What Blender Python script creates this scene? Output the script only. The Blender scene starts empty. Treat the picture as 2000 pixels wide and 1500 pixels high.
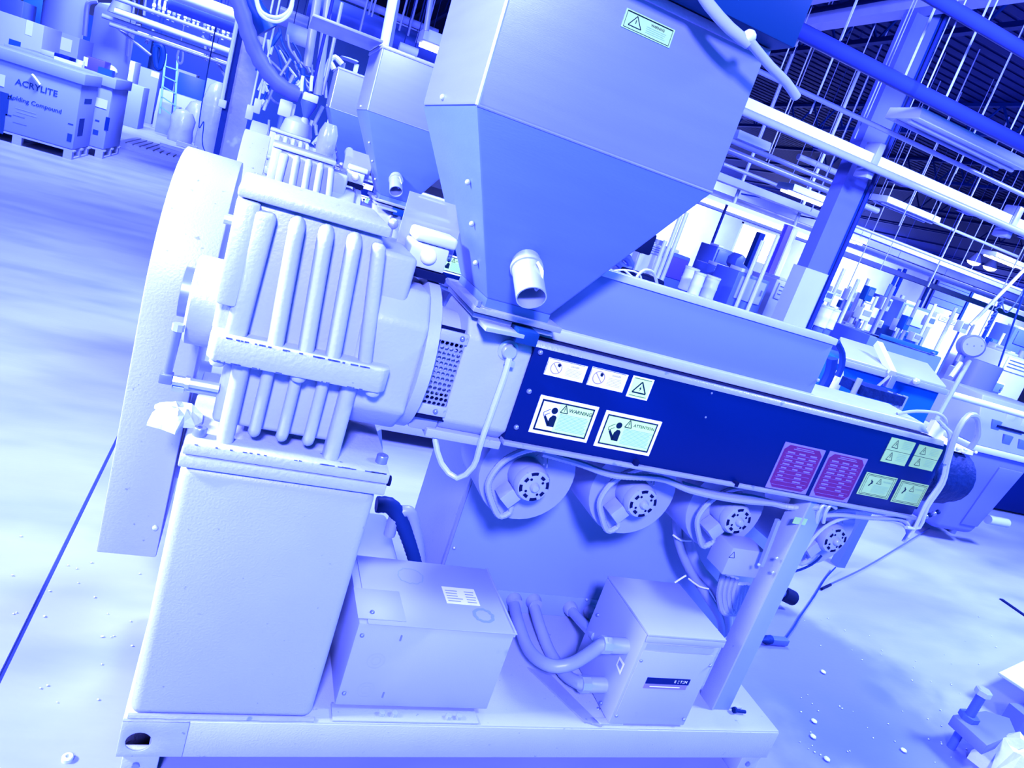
import bpy, bmesh, math, random
from mathutils import Vector, Matrix
random.seed(7)
PI = math.pi
S = bpy.context.scene
COL = S.collection
# ------------------------------------------------------------------ camera, world, light, exposure
ROT = ((0.905981, -0.292114, 0.306380), (0.198090, -0.347077, -0.916678), (0.374111, 0.891183, -0.256580))      # rows: image right, image down, view direction, in world axes
FPX, CAMZ = 1385.98, 1.48               # focal length in pixels of a 2000x1500 frame, eye height
cam = bpy.data.cameras.new('camera')
cam.sensor_width = 36.0
cam.lens = FPX * 36.0 / 2000.0
cam.clip_start, cam.clip_end = 0.05, 200
camo = bpy.data.objects.new('camera', cam)
COL.objects.link(camo)
r, d, f = [Vector(v) for v in ROT]
camo.matrix_world = Matrix(((r.x, -d.x, -f.x, 0), (r.y, -d.y, -f.y, 0), (r.z, -d.z, -f.z, CAMZ), (0, 0, 0, 1)))
S.camera = camo

W = bpy.data.worlds.new('world')
S.world = W
W.use_nodes = True
bg = W.node_tree.nodes['Background']
bg.inputs[0].default_value = (0.0, 0.26, 1.0, 1)
bg.inputs[1].default_value = 1.5

def area(name, loc, aim, size, power, color, sy=None, spread=150):
    L = bpy.data.lights.new(name, 'AREA')
    L.shape = 'RECTANGLE'; L.size = size; L.size_y = sy or size
    L.energy = power * 1.38; L.color = color; L.spread = math.radians(spread)
    o = bpy.data.objects.new(name, L); COL.objects.link(o)
    o.location = loc
    o.rotation_euler = (Vector(aim) - Vector(loc)).to_track_quat('-Z', 'Y').to_euler()
    return o
KEYC = (0.202, 0.206, 1.0)
HALLC = (0.190, 0.222, 1.0)
area('area_light', (-.9, -2.3, 3.5), (0.8, 1.7, 0.8), .6, 980, KEYC, 0.5)
area('area_light', (-3.7, 1.45, 3.0), (0.3, 1.7, 1.4), .9, 2300, KEYC, 0.6)
area('area_light', (-6.0, 6.0, 5.6), (-4.0, 6.5, 0), 2.4, 1000, HALLC, 1.2, 120)
area('area_light', (-1.3, 9.6, 5.2), (-2.8, 13.6, 0.2), 1.6, 1500, HALLC, 1.0, 120)
area('area_light', (2.0, 4.4, 5.2), (1.6, 4.8, 0), 2.4, 1000, HALLC, 1.2, 110)
area('area_light', (4.4, 2.2, 4.4), (7.5, 8.0, 3.1), 1.0, 850, HALLC, 0.6, 80)  # unseen, added to brighten the tray and overhead pipes
area('area_light', (11.5, 4.5, 5.2), (11.5, 10.0, 0.6), 2.0, 2900, HALLC, 1.2, 105)
area('area_light', (24.0, 35.0, 5.2), (24.5, 41.5, 1.4), 5.0, 6800, HALLC, 2.0, 110)  # this and the next two are unseen, added to brighten the far wall
area('area_light', (39.0, 35.0, 5.2), (39.5, 41.5, 1.4), 5.0, 6800, HALLC, 2.0, 110)
area('area_light', (54.0, 35.0, 5.2), (54.5, 41.5, 1.4), 5.0, 6800, HALLC, 2.0, 110)
area('area_light', (17.0, 9.0, 5.2), (16.0, 14.0, 0.4), 2.5, 3000, HALLC, 1.2, 105)
area('area_light', (5.5, 0.6, 5.2), (4.6, 2.4, 0), 1.6, 1150, HALLC, 0.8, 110)
area('area_light', (-3.0, 17.0, 5.4), (-4.2, 21.5, 0.6), 2.0, 2600, HALLC, 1.2, 120)  # unseen, added to brighten the corner around the ladder
S.view_settings.view_transform = 'Standard'
S.view_settings.look = 'None'
S.view_settings.gamma = 1.0
S.view_settings.use_curve_mapping = False
S.view_settings.exposure = 0.0

# ------------------------------------------------------------------ helpers
def P(px, py, x=None, y=None, z=None):
    "world point seen at a pixel of the photograph, on the plane x=, y= or z="
    a, b = (px - 1000) / FPX, (py - 750) / FPX
    v = Vector((ROT[0][i] * a + ROT[1][i] * b + ROT[2][i] for i in range(3)))
    if x is not None: v *= x / v.x
    elif y is not None: v *= y / v.y
    else: v *= (z - CAMZ) / v.z
    v.z += CAMZ
    return v

MATS = {}
def mat(name, col, rough=.5, metal=0.0, vary=.12, scale=6.0, bump=0.0, bscale=60.0, emit=None, alpha=1.0, spots=None, stretch=None, trans=0.0, spec=None):
    "procedural material: base colour broken up by noise, optional speckles, fine relief"
    k_ = (1, 1, 1) if emit is not None else (.76, .76, .8) if 'sign' in name else (.42, .49, .66)
    col = tuple(c * k for c, k in zip(col, k_))
    m = bpy.data.materials.new(name); m.use_nodes = True
    n, l = m.node_tree.nodes, m.node_tree.links
    b = n['Principled BSDF']
    b.inputs['Roughness'].default_value = rough
    b.inputs['Metallic'].default_value = metal
    b.inputs['Specular IOR Level'].default_value = spec if spec is not None else (.06 if col[1] < .03 else .16 if col[1] < .12 else .4)
    if emit is not None:
        b.inputs['Emission Color'].default_value = (*col, 1); b.inputs['Emission Strength'].default_value = emit
    tc = n.new('ShaderNodeTexCoord')
    src = tc.outputs['Object']
    if stretch:
        mp = n.new('ShaderNodeMapping'); mp.inputs['Scale'].default_value = stretch
        l.new(src, mp.inputs[0]); src = mp.outputs[0]
    no = n.new('ShaderNodeTexNoise'); no.inputs['Scale'].default_value = scale; no.inputs['Detail'].default_value = 5
    l.new(src, no.inputs['Vector'])
    mx = n.new('ShaderNodeMix'); mx.data_type = 'RGBA'
    mx.inputs[6].default_value = (*[c * (1 - vary) for c in col], 1)
    mx.inputs[7].default_value = (*[min(1, c * (1 + vary)) for c in col], 1)
    l.new(no.outputs['Fac'], mx.inputs[0])
    out = mx.outputs[2]
    if spots:
        sc, thr, sc_col = spots[:3]; sc_col = tuple(c * k for c, k in zip(sc_col, k_))
        n2 = n.new('ShaderNodeTexNoise'); n2.inputs['Scale'].default_value = sc; n2.inputs['Detail'].default_value = 3
        l.new(src, n2.inputs['Vector'])
        rp = n.new('ShaderNodeValToRGB'); rp.color_ramp.elements[0].position = thr; rp.color_ramp.elements[1].position = thr + (.05 if len(spots) < 4 else spots[3])
        l.new(n2.outputs['Fac'], rp.inputs[0])
        m2 = n.new('ShaderNodeMix'); m2.data_type = 'RGBA'; m2.inputs[7].default_value = (*sc_col, 1)
        l.new(rp.outputs[0], m2.inputs[0]); l.new(out, m2.inputs[6]); out = m2.outputs[2]
    l.new(out, b.inputs['Base Color'])
    if bump:
        nb = n.new('ShaderNodeTexNoise'); nb.inputs['Scale'].default_value = bscale; nb.inputs['Detail'].default_value = 4
        l.new(src, nb.inputs['Vector'])
        bp = n.new('ShaderNodeBump'); bp.inputs['Strength'].default_value = bump; bp.inputs['Distance'].default_value = .01
        l.new(nb.outputs['Fac'], bp.inputs['Height']); l.new(bp.outputs['Normal'], b.inputs['Normal'])
    if trans: b.inputs['Transmission Weight'].default_value = trans
    if alpha < 1: b.inputs['Alpha'].default_value = alpha
    MATS[name] = m
    return m

WORLD = {}          # world position of every object made here
def wpos(o): return WORLD.get(o.name, Vector((0, 0, 0)))

def tag(o, label=None, cat=None, group=None, kind=None):
    if label: o['label'] = label
    if cat: o['category'] = cat
    if group: o['group'] = group
    if kind: o['kind'] = kind
    return o

def thing(name, loc, label, cat, group=None):
    o = bpy.data.objects.new(name, None); COL.objects.link(o)
    o.empty_display_size = .1
    o.location = loc; WORLD[o.name] = Vector(loc)
    return tag(o, label, cat, group)

class M:
    "collects vertices and faces in world coordinates; build() links them as ONE mesh object"
    def __init__(s): s.v, s.f = [], []
    def add(s, vs, fs):
        k = len(s.v); s.v += [tuple(v) for v in vs]; s.f += [tuple(i + k for i in f) for f in fs]; return s
    def hexa(s, p):      # 4 bottom (ccw from above), 4 top
        return s.add(p, [(3, 2, 1, 0), (4, 5, 6, 7), (0, 1, 5, 4), (1, 2, 6, 5), (2, 3, 7, 6), (3, 0, 4, 7)])
    def box(s, x0, x1, y0, y1, z0, z1):
        return s.hexa([(x0, y0, z0), (x1, y0, z0), (x1, y1, z0), (x0, y1, z0), (x0, y0, z1), (x1, y0, z1), (x1, y1, z1), (x0, y1, z1)])
    def obox(s, c, u, v, w):     # centre and three half vectors
        c, u, v, w = map(Vector, (c, u, v, w))
        return s.hexa([c - u - v - w, c + u - v - w, c + u + v - w, c - u + v - w, c - u - v + w, c + u - v + w, c + u + v + w, c - u + v + w])
    def bar(s, a, b, t, t2=None):    # square bar from a to b
        a, b = Vector(a), Vector(b); d = (b - a)
        up = Vector((0, 0, 1)) if abs(d.normalized().z) < .9 else Vector((0, 1, 0))
        sx = d.cross(up).normalized(); sy = sx.cross(d).normalized()
        return s.obox((a + b) / 2, sx * t / 2, d / 2, sy * (t2 or t) / 2)
    def ring(s, c, ax, r, n, ph=0):
        ax = Vector(ax).normalized()
        up = Vector((0, 0, 1)) if abs(ax.z) < .9 else Vector((0, 1, 0))
        e1 = ax.cross(up).normalized(); e2 = ax.cross(e1).normalized()
        return [Vector(c) + e1 * r * math.cos(ph + 2 * PI * i / n) + e2 * r * math.sin(ph + 2 * PI * i / n) for i in range(n)]
    def lathe(s, c, ax, prof, n=20, ph=0, cap0=True, cap1=True):   # prof: (radius, height along ax)
        ax = Vector(ax).normalized(); k = len(s.v)
        for r_, h in prof: s.v += [tuple(p) for p in s.ring(Vector(c) + ax * h, ax, max(r_, 1e-5), n, ph)]
        for j in range(len(prof) - 1):
            for i in range(n):
                a, b = k + j * n + i, k + j * n + (i + 1) % n
                s.f.append((a, b, b + n, a + n))
        if cap0: s.f.append(tuple(k + i for i in range(n))[::-1])
        if cap1: s.f.append(tuple(k + (len(prof) - 1) * n + i for i in range(n)))
        return s
    def cyl(s, a, b, r, r2=None, n=16):
        a, b = Vector(a), Vector(b)
        return s.lathe(a, b - a, [(r, 0), (r if r2 is None else r2, (b - a).length)], n)
    def ball(s, c, r, n=10, sz=1.0):
        return s.lathe(c, (0, 0, 1), [(r * math.sin(PI * j / 6), -r * sz * math.cos(PI * j / 6)) for j in range(7)], n)
    def tube(s, pts, r, n=8, step=.02, ripple=0.0, smooth=True, ends=True):
        pts = [Vector(p) for p in pts]
        if smooth and len(pts) > 2:
            q = []; e = [2 * pts[0] - pts[1]] + pts + [2 * pts[-1] - pts[-2]]
            for i in range(1, len(e) - 2):
                p0, p1, p2, p3 = e[i - 1:i + 3]; m = max(2, int((p2 - p1).length / step))
                for j in range(m):
                    t = j / m
                    q.append(.5 * (2 * p1 + (p2 - p0) * t + (2 * p0 - 5 * p1 + 4 * p2 - p3) * t * t + (3 * p1 - p0 - 3 * p2 + p3) * t ** 3))
            pts = q + [pts[-1]]
        elif ripple:
            q = []
            for a, b in zip(pts, pts[1:]):
                m = max(2, int((b - a).length / step)); q += [a.lerp(b, j / m) for j in range(m)]
            pts = q + [pts[-1]]
        k = len(s.v); t0 = (pts[1] - pts[0]).normalized()
        up = Vector((0, 0, 1)) if abs(t0.z) < .9 else Vector((0, 1, 0))
        e1 = t0.cross(up).normalized()
        for i, p in enumerate(pts):
            t = (pts[min(i + 1, len(pts) - 1)] - pts[max(i - 1, 0)]).normalized()
            e1 = (e1 - t * e1.dot(t)).normalized(); e2 = t.cross(e1)
            rr = (r[min(i, len(r) - 1)] if isinstance(r, (list, tuple)) else r) * (1 + (ripple if i % 2 else 0))
            s.v += [tuple(p + e1 * rr * math.cos(2 * PI * a / n) + e2 * rr * math.sin(2 * PI * a / n)) for a in range(n)]
        for j in range(len(pts) - 1):
            for i in range(n):
                a, b = k + j * n + i, k + j * n + (i + 1) % n
                s.f.append((a, b, b + n, a + n))
        if ends:
            s.f.append(tuple(k + i for i in range(n))[::-1]); s.f.append(tuple(k + (len(pts) - 1) * n + i for i in range(n)))
        return s
    def prism(s, poly, a, b):    # poly: list of points (Vectors) in a plane, extruded by vectors a..b
        a, b = Vector(a), Vector(b); n = len(poly)
        vs = [Vector(p) + a for p in poly] + [Vector(p) + b for p in poly]
        return s.add(vs, [tuple(range(n))[::-1], tuple(range(n, 2 * n))] + [(i, (i + 1) % n, n + (i + 1) % n, n + i) for i in range(n)])
    def plate_hole(s, x0, x1, z0, z1, y0, y1, cx, cz, r, n=16):   # plate in the XZ plane with one round hole
        out = []
        for i in range(n):
            a = 2 * PI * i / n; c, sn = math.cos(a), math.sin(a)
            t = min((x1 - cx) / c if c > 1e-6 else 1e9, (x0 - cx) / c if c < -1e-6 else 1e9, (z1 - cz) / sn if sn > 1e-6 else 1e9, (z0 - cz) / sn if sn < -1e-6 else 1e9)
            out.append((cx + c * t, cz + sn * t))
        # snap nearest samples onto the corners so the outline stays rectangular
        for X, Z in ((x0, z0), (x1, z0), (x1, z1), (x0, z1)):
            j = min(range(n), key=lambda i: (out[i][0] - X) ** 2 + (out[i][1] - Z) ** 2); out[j] = (X, Z)
        inn = [(cx + r * math.cos(2 * PI * i / n), cz + r * math.sin(2 * PI * i / n)) for i in range(n)]
        vs = [(a, y0, b) for a, b in out] + [(a, y0, b) for a, b in inn] + [(a, y1, b) for a, b in out] + [(a, y1, b) for a, b in inn]
        fs = []
        for i in range(n):
            j = (i + 1) % n
            fs += [(i, j, n + j, n + i), (2 * n + i, 3 * n + i, 3 * n + j, 2 * n + j), (n + i, n + j, 3 * n + j, 3 * n + i), (i, 2 * n + i, 2 * n + j, j)]
        return s.add(vs, fs)
    def build(s, name, m, parent=None, bev=0.0, seg=2, smooth=True, label=None, kind=None, loc=None):
        xs = list(zip(*s.v))
        c = Vector(loc) if loc is not None else Vector([(min(a) + max(a)) / 2 for a in xs])
        me = bpy.data.meshes.new(name)
        me.from_pydata([(a - c.x, b - c.y, d_ - c.z) for a, b, d_ in s.v], [], s.f)
        bm = bmesh.new(); bm.from_mesh(me); bmesh.ops.recalc_face_normals(bm, faces=bm.faces)
        if bev:
            es = [e for e in bm.edges if len(e.link_faces) == 2 and e.calc_face_angle(0) > .6]
            bmesh.ops.bevel(bm, geom=es, offset=bev, segments=seg, profile=.5, affect='EDGES', clamp_overlap=True)
        bm.to_mesh(me); bm.free()
        if smooth:
            me.polygons.foreach_set('use_smooth', [True] * len(me.polygons))
            me.set_sharp_from_angle(angle=math.radians(38))
        me.materials.append(MATS[m] if isinstance(m, str) else m)
        o = bpy.data.objects.new(name, me); COL.objects.link(o)
        if parent: o.parent = parent; o.location = c - wpos(parent)
        else: o.location = c
        WORLD[o.name] = c
        if label: o['label'] = label
        if kind: o['kind'] = kind
        return o

def copy_tree(o, parent=None):
    c = o.copy(); COL.objects.link(c)
    if parent: c.parent = parent
    for ch in list(o.children): copy_tree(ch, c)
    return c

def lettering(txt, origin, ux, uz, size, m, parent, name='lettering', depth=.0006, align='CENTER'):
    "flat letters as a mesh: origin = centre of the line, ux = reading direction, uz = up"
    cu = bpy.data.curves.new('text', 'FONT'); cu.body = txt; cu.size = size; cu.align_x = align; cu.align_y = 'CENTER'; cu.resolution_u = 2; cu.offset = size * .016
    t = bpy.data.objects.new('text', cu); COL.objects.link(t)
    dg = bpy.context.evaluated_depsgraph_get()
    me = bpy.data.meshes.new_from_object(t.evaluated_get(dg)); 
    bpy.data.objects.remove(t); bpy.data.curves.remove(cu)
    ux, uz, o3 = Vector(ux).normalized(), Vector(uz).normalized(), Vector(origin); nn = ux.cross(uz)
    b = M(); b.add([o3 + ux * v.co.x + uz * v.co.y + nn * depth for v in me.vertices], [tuple(p.vertices) for p in me.polygons])
    bpy.data.meshes.remove(me)
    return b

def structure(name, b, m, **k):
    return tag(b.build(name, m, **k), kind='structure')
# ------------------------------------------------------------------ materials
mat('machine_paint', (.54, .53, .57), .42, 0, .06, 9, bump=.12, bscale=220, spots=(55, .70, (.30, .31, .36)))
mat('cast_paint', (.60, .59, .62), .40, 0, .05, 14, bump=.10, bscale=140)
mat('chipped_paint', (.60, .59, .62), .45, 0, .08, 20, bump=.15, bscale=110, spots=(34, .70, (.20, .22, .30)))
mat('box_paint', (.52, .51, .58), .45, 0, .05, 5, bump=.04, bscale=300, spots=(7, .68, (.36, .37, .46)))
mat('cabinet_paint', (.36, .43, .58), .42, 0, .06, 3, bump=.03, bscale=300)
mat('hood_paint', (.24, .29, .50), .38, 0, .05, 3, bump=.03, bscale=300)
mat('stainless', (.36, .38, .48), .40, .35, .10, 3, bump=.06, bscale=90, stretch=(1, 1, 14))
mat('hopper_cone', (.17, .25, .46), .42, .30, .12, 4, bump=.05, bscale=60, stretch=(1, 1, 6))  # same steel as the bin, its downward-facing shade put into the colour
mat('lid_steel', (.008, .06, .12), .5, .2, .1, 4)
mat('navy_panel', (.0006, .014, .068), .33, 0, .10, 2.5, bump=.02, bscale=400)
mat('bright_trim', (.44, .43, .50), .35, .2, .14, 18, bump=.1, bscale=200, spots=(30, .66, (.22, .26, .40)))
mat('steel_chip', (.10, .13, .22), .5)
mat('pale_strip', (.80, .80, .84), .35, .1, .12, 14, bump=.05, bscale=200)
mat('zinc', (.74, .74, .76), .25, .40, .08, 30)
mat('bolt_steel', (.34, .36, .44), .35, .5, .1, 40)
mat('black_rubber', (.002, .008, .03), .6)
mat('dark_slot', (.001, .006, .03), .7)
mat('dark_iron', (.006, .03, .09), .6, .2, .4, 22, bump=.5, bscale=60)
mat('conduit_grey', (.50, .50, .62), .5, 0, .08, 30)
mat('motor_paint', (.42, .43, .56), .4, 0, .06, 20)
mat('motor_bell', (.60, .59, .68), .35, .2, .08, 30)
mat('sign_white', (.80, .80, .84), .4, 0, .04, 40)
mat('sign_yellow', (.55, .92, .12), .4, 0, .04, 40)
mat('sign_yellow_dull', (.33, .56, .10), .45, 0, .06, 40)
mat('sign_ink', (.002, .012, .022), .5, 0, .1)
mat('sign_grey_ink', (.22, .45, .12), .5, 0, .1)
mat('sign_red', (.30, .22, .30), .5)
mat('plate_red', (.20, .030, .085), .4, 0, .12, 30)
mat('plate_print', (.34, .24, .42), .4)
mat('clear_guard', (.62, .62, .70), .12, 0, .03, alpha=.62)
mat('switch_white', (.86, .86, .88), .4, 0, .03)
mat('wrap_film', (.85, .85, .88), .25, 0, .06, 12, bump=.5, bscale=25)
mat('cable_white', (.66, .66, .74), .4)
mat('cable_dark', (.01, .04, .12), .5)

class G(M):
    "flat graphics on a plate facing the aisle (-Y): u to the right, v up, metres"
    def __init__(s, x, z, y): M.__init__(s); s.x, s.z, s.y = x, z, y
    def poly(s, pts): return s.add([(s.x + u, s.y, s.z + v) for u, v in pts], [tuple(range(len(pts)))])
    def rect(s, u0, v0, u1, v1): return s.poly([(u0, v0), (u1, v0), (u1, v1), (u0, v1)])
    def frame(s, u0, v0, u1, v1, t):
        return s.rect(u0, v0, u1, v0 + t).rect(u0, v1 - t, u1, v1).rect(u0, v0 + t, u0 + t, v1 - t).rect(u1 - t, v0 + t, u1, v1 - t)
    def line(s, a, b, t):
        a, b = Vector(a), Vector(b); d = (b - a).normalized(); n = Vector((-d.y, d.x)) * t / 2
        return s.poly([a - n, b - n, b + n, a + n])
    def tri(s, cx, v0, w, h, t):
        p = [(cx - w / 2, v0), (cx + w / 2, v0), (cx, v0 + h)]
        for i in range(3): s.line(p[i], p[(i + 1) % 3], t)
        return s
    def disc(s, cx, cy, r, n=14): return s.poly([(cx + r * math.cos(2 * PI * i / n), cy + r * math.sin(2 * PI * i / n)) for i in range(n)])
    def circle(s, cx, cy, r, t, n=20):
        for i in range(n):
            a, b = 2 * PI * i / n, 2 * PI * (i + 1) / n
            s.poly([(cx + q * math.cos(e), cy + q * math.sin(e)) for q, e in ((r - t, a), (r, a), (r, b), (r - t, b))])
        return s
    def bars(s, u0, v0, u1, v1, n, fill=.45):
        h = (v1 - v0) / n
        for i in range(n): s.rect(u0, v1 - (i + fill) * h, u1 - random.random() * .12 * (u1 - u0), v1 - i * h)
        return s
    def text(s, t, u, v, size, align='CENTER'):
        b = lettering(t, (s.x + u, s.y, s.z + v), (1, 0, 0), (0, 0, 1), size, None, None, depth=.0, align=align)
        return s.add(b.v, b.f)

def plate(name, parent, tl, br, y, m, t=.0015, label=None):
    a, b = P(*tl, y=y), P(*br, y=y)
    o = M().box(a.x, b.x, y, y + t, b.z, a.z).build(name, m, parent, label=label, smooth=False)
    return o, a.x, b.z, b.x - a.x, a.z - b.z

# ------------------------------------------------------------------ the extruder
AX, AZ = 1.547, 1.06            # barrel axis: y and height
PF = 1.417                      # front of the barrel cover
ext = thing('extruder', (.70, 1.60, 0), 'nearest large plastics extruder with ribbed gearbox, navy barrel cover and steel hopper', 'extruder', None)

# skid
b = M().box(.09, 1.785, 1.34, 1.37, .082, .18)
b.plate_hole(-.044, .09, .082, .18, 1.34, 1.346, P(270, 1450, y=1.34).x, P(270, 1450, y=1.34).z, .026, 20)
b.box(-.044, .09, 1.37, 1.374, .082, .18).box(-.044, .09, 1.34, 1.374, .176, .18).box(-.044, .09, 1.346, 1.374, .082, .086)
b.box(-.044, .02, 1.37, 1.95, .082, .18).box(1.72, 1.785, 1.37, 1.95, .082, .18).box(-.044, 1.785, 1.89, 1.95, .082, .18)
base = b.build('skid_frame', 'machine_paint', ext, bev=.004)
M().box(-.044, 1.785, 1.343, 1.95, .176, .184).build('skid_deck', 'machine_paint', ext, bev=.003)
b = M()
for i in range(40):
    a, c = -.036 + .04 * i * .25, -.036 + .04 * (i + 1) * .25
M().tube([(-.036 + .395 * i / 14, 1.349 + random.uniform(-.001, .001), .186) for i in range(15)], .006, 6, smooth=False).build('weld_bead', 'bright_trim', ext)
for x, y in ((-.03, 1.35), (1.70, 1.35), (-.03, 1.86), (1.70, 1.86)):
    f = M().box(x, x + .075, y, y + .08, 0, .075).build('levelling_foot', 'machine_paint', ext, bev=.004)
    M().cyl((x + .03, y - .006, .05), (x + .03, y + .004, .05), .008, n=8).build('bolt', 'bolt_steel', f)

# pedestal
M().box(-.036, .353, 1.352, 1.75, .18, .79).build('pedestal', 'machine_paint', ext, bev=.022, seg=4)
M().box(-.041, .366, 1.345, 1.758, .789, .8145).build('pedestal_cap', 'chipped_paint', ext, bev=.003)
f = M().box(-.0385, .367, 1.345, 1.758, .8165, .841).build('gearbox_foot', 'chipped_paint', ext, bev=.004)
for px, py in ((389, 850), (744, 903)):
    c = P(px, py, z=.841)
    M().lathe(c, (0, 0, 1), [(.013, -.002), (.013, .016), (.0115, .018), (.006, .018), (.006, .008)], 14, cap1=True).build('socket_bolt', 'bolt_steel', f)
M().cyl((.366, 1.40, .80), (.385, 1.40, .80), .012, n=12).build('side_bolt', 'black_rubber', f)
# torn packing and grease on the left shoulder of the foot
def lump(cx, cy, z0, rx, ry, h, n=12, jag=.35, seed=3):
    "irregular crumpled heap on the plane z0"
    rg = random.Random(seed); b = M(); rings = []
    rim = [1 + rg.uniform(-jag, jag) for i in range(n)]
    vs = []
    for k, (q, hh) in enumerate(((1.0, 0), (1.0, .35), (.74, .75), (.40, .95))):
        for i in range(n):
            a = 2 * PI * i / n; e = q * (rim[i] if k < 2 else 1 + rg.uniform(-.2, .2))
            vs.append((cx + rx * e * math.cos(a), cy + ry * e * math.sin(a), z0 + h * max(0, hh + (rg.uniform(-.22, .22) if k else 0))))
    vs.append((cx, cy, z0 + h)); fs = [tuple(range(n))[::-1]]
    for k in range(3):
        for i in range(n):
            p, q = k * n + i, k * n + (i + 1) % n
            fs += [(p, q, q + n), (p, q + n, p + n)]
    fs += [(3 * n + i, 3 * n + (i + 1) % n, 4 * n) for i in range(n)]
    return b.add(vs, fs)
c = P(350, 838, z=.845)
lump(c.x - .012, c.y + .045, .8415, .045, .05, .03, 13, .4, 5).build('torn_foam_pad', 'wrap_film', ext, smooth=False, label='torn white foam packing squeezed out beside the gearbox foot')

# gearbox
gb = M().box(.0, .255, 1.395, 1.70, .869, 1.03).box(.012, .245, 1.475, 1.70, .841, .870).hexa([(-.034, 1.394, 1.05), (.268, 1.394, 1.05), (.268, 1.71, 1.05), (-.034, 1.71, 1.05),
     (-.034, 1.420, 1.312), (.238, 1.420, 1.312), (.238, 1.68, 1.312), (-.034, 1.68, 1.312)]).build('gearbox_housing', 'cast_paint', ext, bev=.012, seg=3)
low = [(437, 871), (492, 866), (546, 876), (598, 884), (646, 902)]
for i, (px, py) in enumerate(low):
    x = P(px, py, y=1.365).x
    if i in (0, 4):
        b = M().tube([(x, 1.383, .84), (x, 1.383, 1.02)], .0165, 14, smooth=False).box(x - .0165, x + .0165, 1.383, 1.40, .84, 1.02)
    else:
        b = M().tube([(x, 1.40, .868), (x, 1.388, .8685), (x, 1.380, .876), (x, 1.379, .90), (x, 1.379, 1.02)], [.010] * 2 + [.012] * 60, 12, step=.008)
    b.build('rib', 'cast_paint', gb)
crest = [((580, 444), (546, 640)), ((637, 460), (606, 653)), ((692, 476), (658, 669))]
for t, bt in crest:
    xb, xt = P(*bt, y=1.368).x, P(*t, y=1.390).x
    M().tube([(xb, 1.368, 1.055), (xb * .5 + xt * .5, 1.379, 1.16), (xt, 1.389, 1.270), (xt, 1.396, 1.285), (xt, 1.41, 1.292)], [.0155] * 30, 14, step=.012).build('rib', 'cast_paint', gb)
for t, bt, wl, wr in (((526, 434), (474, 632), .028, .012), ((737, 492), (720, 686), .012, .016)):
    xb, xt = P(*bt, y=1.366).x, P(*t, y=1.388).x
    M().hexa([(xb - wl, 1.366, 1.055), (xb + wr, 1.366, 1.055), (xb + wr, 1.40, 1.055), (xb - wl, 1.40, 1.055), (xt - wl, 1.388, 1.298), (xt + wr, 1.388, 1.298), (xt + wr, 1.42, 1.298), (xt - wl, 1.42, 1.298)]).build('rib', 'cast_paint', gb, bev=.010, seg=3)
M().hexa([(-.036, 1.368, 1.115), (.000, 1.368, 1.115), (.000, 1.5, 1.115), (-.036, 1.5, 1.115), (-.037, 1.394, 1.308), (.006, 1.394, 1.308), (.006, 1.5, 1.308), (-.037, 1.5, 1.315)]).build('side_pad', 'cast_paint', gb, bev=.006)
cov = M().box(-.038, .246, 1.402, 1.70, 1.311, 1.332).build('gearbox_cover', 'chipped_paint', ext, bev=.005)
fl = M().prism([(-.033, 1.365, 0), (-.022, 1.343, 0), (.294, 1.343, 0), (.309, 1.362, 0), (.309, 1.755, 0), (-.033, 1.755, 0)], (0, 0, 1.013), (0, 0, 1.064)).build('gearbox_flange', 'chipped_paint', ext, bev=.005)
ch = M()
for i in range(46):
    x = random.uniform(-.02, .295); top = i % 3 != 0; w = random.uniform(.002, .013); z = 1.0625 if top else 1.0155
    ch.box(x, x + w, 1.3428, 1.3450, z - random.uniform(.0006, .0018), z + .0012)
for i in range(30):
    x = random.uniform(-.03, .35); w = random.uniform(.002, .016); ch.box(x, x + w, 1.3444, 1.347, .8395, .8395 + random.uniform(.0008, .002))
ch.build('paint_chips', 'steel_chip', fl, kind='stuff')
for px, py in ((423, 712), (580, 749), (724, 778)):
    x = P(px, py, y=1.362).x
    M().lathe((x, 1.364, 1.014), (0, 0, -1), [(.014, 0), (.015, .008), (.012, .013)], 14).build('flange_bolt', 'cast_paint', fl)
# output neck, ring and feed section
oc = lambda r, k=.414: [(-r, -r * k), (-r * k, -r), (r * k, -r), (r, -r * k), (r, r * k), (r * k, r), (-r * k, r), (-r, r * k)]
nk = M().prism([Vector((0, AX + u, AZ + v)) for u, v in oc(.158, .62)], (.235, 0, 0), (.372, 0, 0)).box(.22, .318, 1.425, 1.67, 1.15, 1.285).build('output_neck', 'cast_paint', ext, bev=.012, seg=3)
M().lathe((.366, AX, AZ), (1, 0, 0), [(.150, 0), (.172, .006), (.172, .032), (.150, .038), (.120, .05), (.112, .11)], 40).build('neck_ring', 'cast_paint', ext)
# perforated guard around the coupling gap
b = M(); x0, x1, z0, z1 = .409, .462, .985, 1.135; nx, nz = 5, 13
for j in range(nz):
    for i in range(nx):
        sx, sz = (x1 - x0) / nx, (z1 - z0) / nz
        ox = sx * .25 * (1 if j % 2 else -1)
        b.plate_hole(x0 + i * sx, x0 + (i + 1) * sx, z0 + j * sz, z0 + (j + 1) * sz, 1.418, 1.421, x0 + (i + .5) * sx + ox * .5, z0 + (j + .5) * sz, .0046, 8)
pg = b.build('perforated_guard', 'bright_trim', ext, smooth=False)
M().box(.402, .468, 1.416, 1.424, 1.133, 1.158).build('guard_rail', 'machine_paint', pg, bev=.003)
M().box(.402, .468, 1.416, 1.424, .962, .987).build('guard_rail', 'machine_paint', pg, bev=.003)
for x, z in ((.452, 1.147), (.442, .974)): M().ball((x, 1.415, z), .006).build('rivet', 'bolt_steel', pg)
M().box(.40, .47, 1.424, 1.44, .95, 1.0).box(.40, .47, 1.445, 1.447, .95, 1.16).build('guard_liner', 'dark_slot', pg)
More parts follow.
